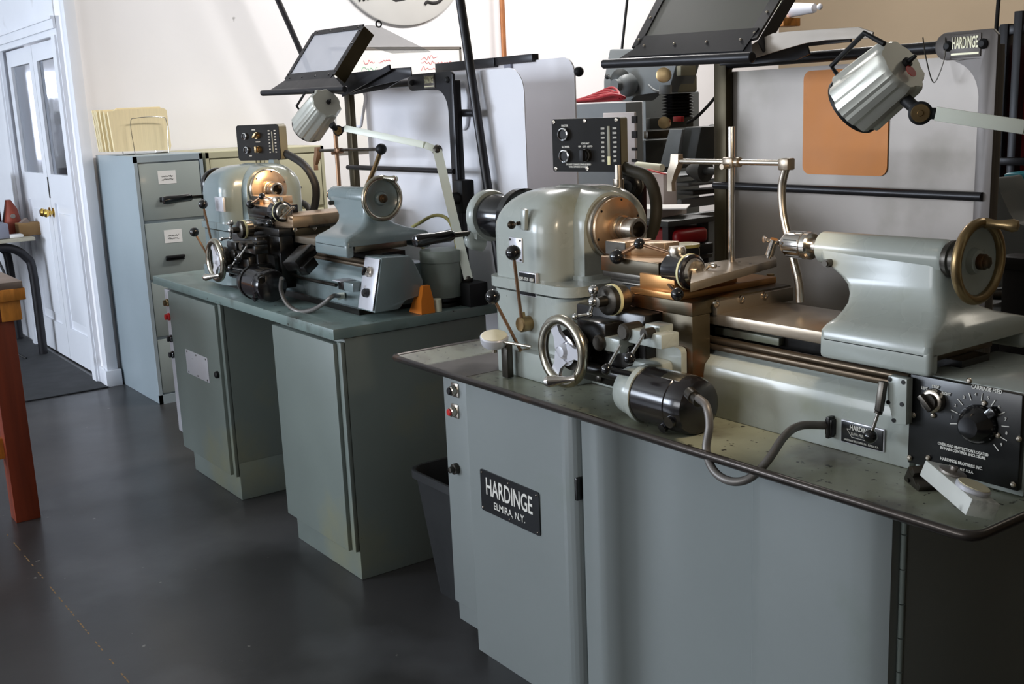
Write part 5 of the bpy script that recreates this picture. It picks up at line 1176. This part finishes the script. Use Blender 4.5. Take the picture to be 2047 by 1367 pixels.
# can on tray
c = V(at(1371,500,'y',2.03).x, 2.03, .8395); zt_ = at(1371,487,'y',2.03).z
CN2 = thing('compound_can', 'black and green round can with white letters behind the compound dial', 'can', c)
build(MB().rev(c, Z, [(0,.0),(0,.034),(.002,.0355),(zt_-c.z-.012,.0355),(zt_-c.z-.01,.034),(zt_-c.z-.004,.034)], 40), 'can_body', 'plate_black', CN2)
build(MB().rev(c+Z*(zt_-c.z-.008), Z, [(0,.0),(0,.0362),(.008,.0362),(.009,.033),(.006,0)], 40), 'lid', 'yellow_tube', CN2)
d = (CAM-c); d.z = 0; d.normalize(); xd_ = V(-d.y,d.x,0)
text('DOR', c+d*.0362+Z*(zt_-c.z-.034), xd_, Z, .018, 'letter_white', CN2, bold=.0004)
text('METALS', c+d*.0362+Z*(zt_-c.z-.052), xd_, Z, .011, 'letter_white', CN2, bold=.0002)
# dirty hose beside the headstock
q0 = at(955,556,'y',2.25)
tag(build(MB().tube([V(q0.x-.03,2.25,0), V(q0.x-.02,2.25,q0.z-.3), q0, at(968,530,'y',2.26), at(990,500,'y',2.28), at(1010,480,'y',2.3)], .02, 14), 'drain_hose', 'dirty_hose'), 'dirty beige hose curving up left of the foreground headstock', 'hose')
# top right device on shelf
DVB = thing('wall_shelf', 'small wooden wall shelf near the top right with a white device on it', 'shelf', (at(1575,45,'y',4.2).x,4.2,at(1575,48,'y',4.2).z))
build(pbox(MB(),1540,38,1600,48,4.2,.12,.002), 'board', 'wood_yellow', DVB)
mb = MB(); pbox(mb,1545,-10,1590,18,4.25,.1,.003); build(mb, 'box', 'cream_plastic', DVB)
a = at(1578,30,'y',4.26); b = at(1628,24,'y',4.26); a.z = at(1540,38,'y',4.2).z+.036; b.z = a.z-.005; mb = MB(); mb.tube([a,b], lambda t: .035-.014*t, 14, smooth=False); mb.ball(b+V(.03,0,.004),.014,12)
tag(build(mb, 'hand_grinder', 'sheet_white'), 'white hand tool lying on the small shelf at the top of the tan wall', 'tool')
# right edge: red door frame, teal case, grey machine
RD = thing('tool_cart', 'tall red tool cabinet with black rails at the right edge of the photo', 'cabinet', (at(2025,300,'y',2.9).x,3.0,0))
a, b = at(2003,85,'y',2.9), at(2130,85,'y',2.9)
build(MB().box(a.x+.02,b.x,2.92,3.2,0,a.z,.01), 'body', 'red_paint', RD)
for px,py in ((2011,48),(2040,22)):
    c = at(px,py,'y',2.88); build(MB().box(c.x-.012,c.x+.012,2.87,2.90,0,c.z,.002), 'rail', 'black_metal', RD)
c = at(2020,322,'y',2.86); build(MB().box(c.x-.05,c.x+.05,2.84,2.87,c.z-.01,c.z+.01,.002), 'rail_foot', 'black_metal', RD)
c = at(2022,60,'y',2.885); build(MB().box(c.x-.04,c.x+.04,2.875,2.895,c.z-.012,c.z+.012,.002), 'top_link', 'black_metal', RD)
TC = pbox(MB(),2003,345,2110,425,2.72,.12,.012); tag(build(TC, 'teal_case', 'teal_plastic'), 'teal plastic case at the right edge beside the guard post', 'case')
TC = pbox(MB(),2034,426,2110,470,2.66,.1,.008,z0=at(1985,612,'y',2.42).z-.01); tag(build(TC, 'blue_bin', 'blue_plastic'), 'blue plastic bin below the teal case at the right edge', 'bin')
mb = MB(); mb.prism([at(px,py,'y',2.5) for px,py in ((1960,360),(1990,355),(2000,385),(2012,425),(2026,448),(2060,462),(2100,470),(2100,560),(1960,580))], Y*.12, .006)
GM = build(mb, 'machine_casting', 'tray_paint'); GM.data.materials[0] = M['mill_grey']; tag(GM, 'curved grey machine casting seen behind the tailstock handwheel', 'casting')
RT_ = thing('rear_bench', 'dark cluttered bench behind the tailstock handwheel at the right edge', 'bench', (at(2020,650,'y',2.45).x,2.5,0))
a, b = at(1985,612,'y',2.42), at(2140,600,'y',2.42)
build(MB().box(a.x-.25,b.x,2.42,2.75,a.z-.035,a.z-.01,.002), 'top', 'mill_dark', RT_)
build(MB().box(a.x-.22,b.x,2.46,2.74,0,a.z-.035), 'cabinet', 'black_metal', RT_)
c = at(2020,595,'y',2.5); tag(build(MB().tube([V(c.x-.12,2.46,a.z+.012),V(c.x+.12,2.55,a.z+.02)],.014,12,smooth=False), 'steel_bar', 'dark_steel'), 'dark steel bar lying on the rear bench behind the handwheel', 'bar')
a = at(2025,510,'y',2.35); TP2 = thing('clamp_post', 'black clamp post at the right edge behind the handwheel grip', 'post', (a.x,2.35,0))
build(MB().box(a.x-.012,a.x+.05,2.33,2.38,0,a.z-.02,.004), 'post', 'black_satin', TP2)
build(MB().box(a.x-.022,a.x+.06,2.32,2.39,a.z-.03,a.z,.006), 'clamp', 'black_satin', TP2)
# ================================================================= TRASH BIN
BN = thing('trash_bin', 'black plastic waste bin between the two machines', 'bin', (-2.72,1.80,0))
def bn(z,i): return rrect(-2.885+i,-2.56-i,1.625+i,1.95-i,z,.05,5)
mb = MB(); mb.loft([bn(0,.045),bn(.36,.008),bn(.375,.006),bn(.38,-.004),bn(.405,-.004),bn(.407,0),bn(.405,.006),bn(.37,.012),bn(.02,.052)]); build(mb, 'bin_body', 'bin_plastic', BN)
# ================================================================= LEFT: wooden bench, desk
WBN = thing('wooden_bench', 'red-brown wooden bench with yellow edge boards cut by the left edge', 'bench', (-4.8,.3,0))
build(MB().box(-5.6,-4.385,-.6,.885,.905,.932,.002), 'top', 'wood_worn', WBN)
build(MB().box(-4.425,-4.38,-.6,.89,.862,.906,.002).box(-5.6,-4.38,.85,.89,.862,.906,.002), 'edge_board', 'wood_yellow', WBN)
build(MB().box(-5.5,-4.40,.80,.872,.785,.862,.002), 'apron', 'wood_yellow', WBN)
build(MB().box(-4.46,-4.40,-.5,.80,.785,.862,.002), 'side_apron', 'wood_red', WBN)
for x_, y_ in ((-4.505,.755),(-5.55,.755),(-4.505,-.5),(-5.55,-.5)): build(MB().box(x_,x_+.09,y_,y_+.09,0,.865 if y_ < 0 else .862,.002), 'leg', 'wood_red', WBN)
build(MB().box(-4.50,-4.46,-.45,.76,.25,.33,.002), 'stretcher', 'wood_yellow', WBN)
DK = thing('desk', 'cream-topped desk with a black bent-tube leg in front of the white doors', 'desk', (-8.0,1.1,0))
build(MB().box(-8.5,-7.66,-.2,1.66,.768,.79,.002), 'desk_top', 'desk_top', DK)
for x_ in (-7.71,-8.42):
    build(MB().tube([(x_,1.63,.0095),(x_,1.63,.55),(x_,1.60,.66),(x_,1.52,.725),(x_,1.40,.74),(x_,1.0,.74),(x_,.1,.74),(x_,-.05,.66),(x_,-.1,.5),(x_,-.1,.0)], .028, 14), 'leg', 'black_metal', DK)
build(MB().box(-8.4,-8.3,0.0,1.3,.25,.72), 'back_panel', 'mill_dark', DK)
build(MB().tube([(-7.72,1.42,.70),(-7.66,1.45,.55),(-7.70,1.44,.42),(-7.66,1.46,.30),(-7.72,1.42,.18),(-7.68,1.46,.05),(-7.62,1.5,.01)],.008,8), 'power_cord', 'black_rubber', DK)
zt_ = .791
def on(px, py): return at(px,py,'x',-7.85)
BXC = thing('cardboard_box', 'open brown cardboard box on the cream desk beside the doors', 'box', (-7.85,1.4,zt_))
a, b = at(32,447,'x',-7.8), at(79,447,'x',-7.8)
build(MB().box(-7.89,-7.78,a.y+.01,b.y,zt_,a.z,.002), 'body', 'cardboard', BXC)
build(MB().prism([V(-7.80,a.y+.03,a.z),V(-7.80,(a.y+b.y)/2,a.z+.03),V(-7.80,b.y-.06,a.z)], V(-.07,0,0)), 'contents', 'wood_worn', BXC)
a, b = at(18,470,'x',-7.72), at(46,470,'x',-7.72); tag(build(MB().box(-7.78,-7.70,a.y,b.y,zt_,zt_+.022,.006), 'white_cloth', 'paper'), 'folded white cloth lying before the cardboard box on the desk', 'cloth')
a, b = at(-25,452,'x',-7.70), at(17,452,'x',-7.70); tag(build(MB().box(-7.9,-7.70,a.y,b.y,zt_,zt_+.10,.01), 'plastic_tray', 'grey_plastic'), 'blue-grey plastic tray on the desk at the left edge', 'tray')
a, b, c = at(8,410,'x',-7.95), at(33,402,'x',-7.95), at(30,455,'x',-7.95)
mb = MB(); mb.loft([rrect(-8.05,-7.92,a.y+.0,b.y+.0,zt_,.03,4), rrect(-8.07,-7.90,a.y-.01,b.y+.01,zt_+.09,.04,4), rrect(-8.05,-7.93,a.y+.01,b.y,zt_+.17,.03,4), rrect(-8.02,-7.96,a.y+.02,b.y-.03,at(20,400,'x',-7.95).z,.02,4)]); BG = build(mb, 'leather_bag', 'leather'); tag(BG, 'red-brown leather bag with a pale badge standing on the desk', 'bag')
build(MB().rev(at(26,432,'x',-7.895),X,[(0,.0),(0,.016),(.004,.014),(.004,0)],16), 'badge', 'sheet_metal', BG)
a = at(4,345,'x',-7.9); tag(build(MB().loft([rrect(-8.1,-7.94,a.y-.25,a.y-.04+.02*k,zt_+(a.z-zt_)*k_,.06,4) for k,k_ in ((1,0),(.8,.4),(.5,.7),(0,1))]), 'jacket', 'maroon'), 'dark maroon jacket heaped on the desk at the left edge', 'jacket')
# floor marks
def strip(mb, pts, w):
    for p_, q_ in zip(pts, pts[1:]):
        d = (q_-p_).normalized(); n_ = V(-d.y,d.x,0)*w/2; mb.quad(p_-n_+Z*.0006,q_-n_+Z*.0006,q_+n_+Z*.0006,p_+n_+Z*.0006)
mb = MB(); random.seed(5); A_ = at(-5,1045,'z',0); B_ = at(260,1367,'z',0)
for k in range(60):
    t0_ = k/60; 
    if random.random() < .6: strip(mb, [A_.lerp(B_,t0_)+V(random.uniform(-.004,.004),0,0), A_.lerp(B_,t0_+.011)], .004)
build(mb, 'trim_3', 'cardboard', kind='structure')
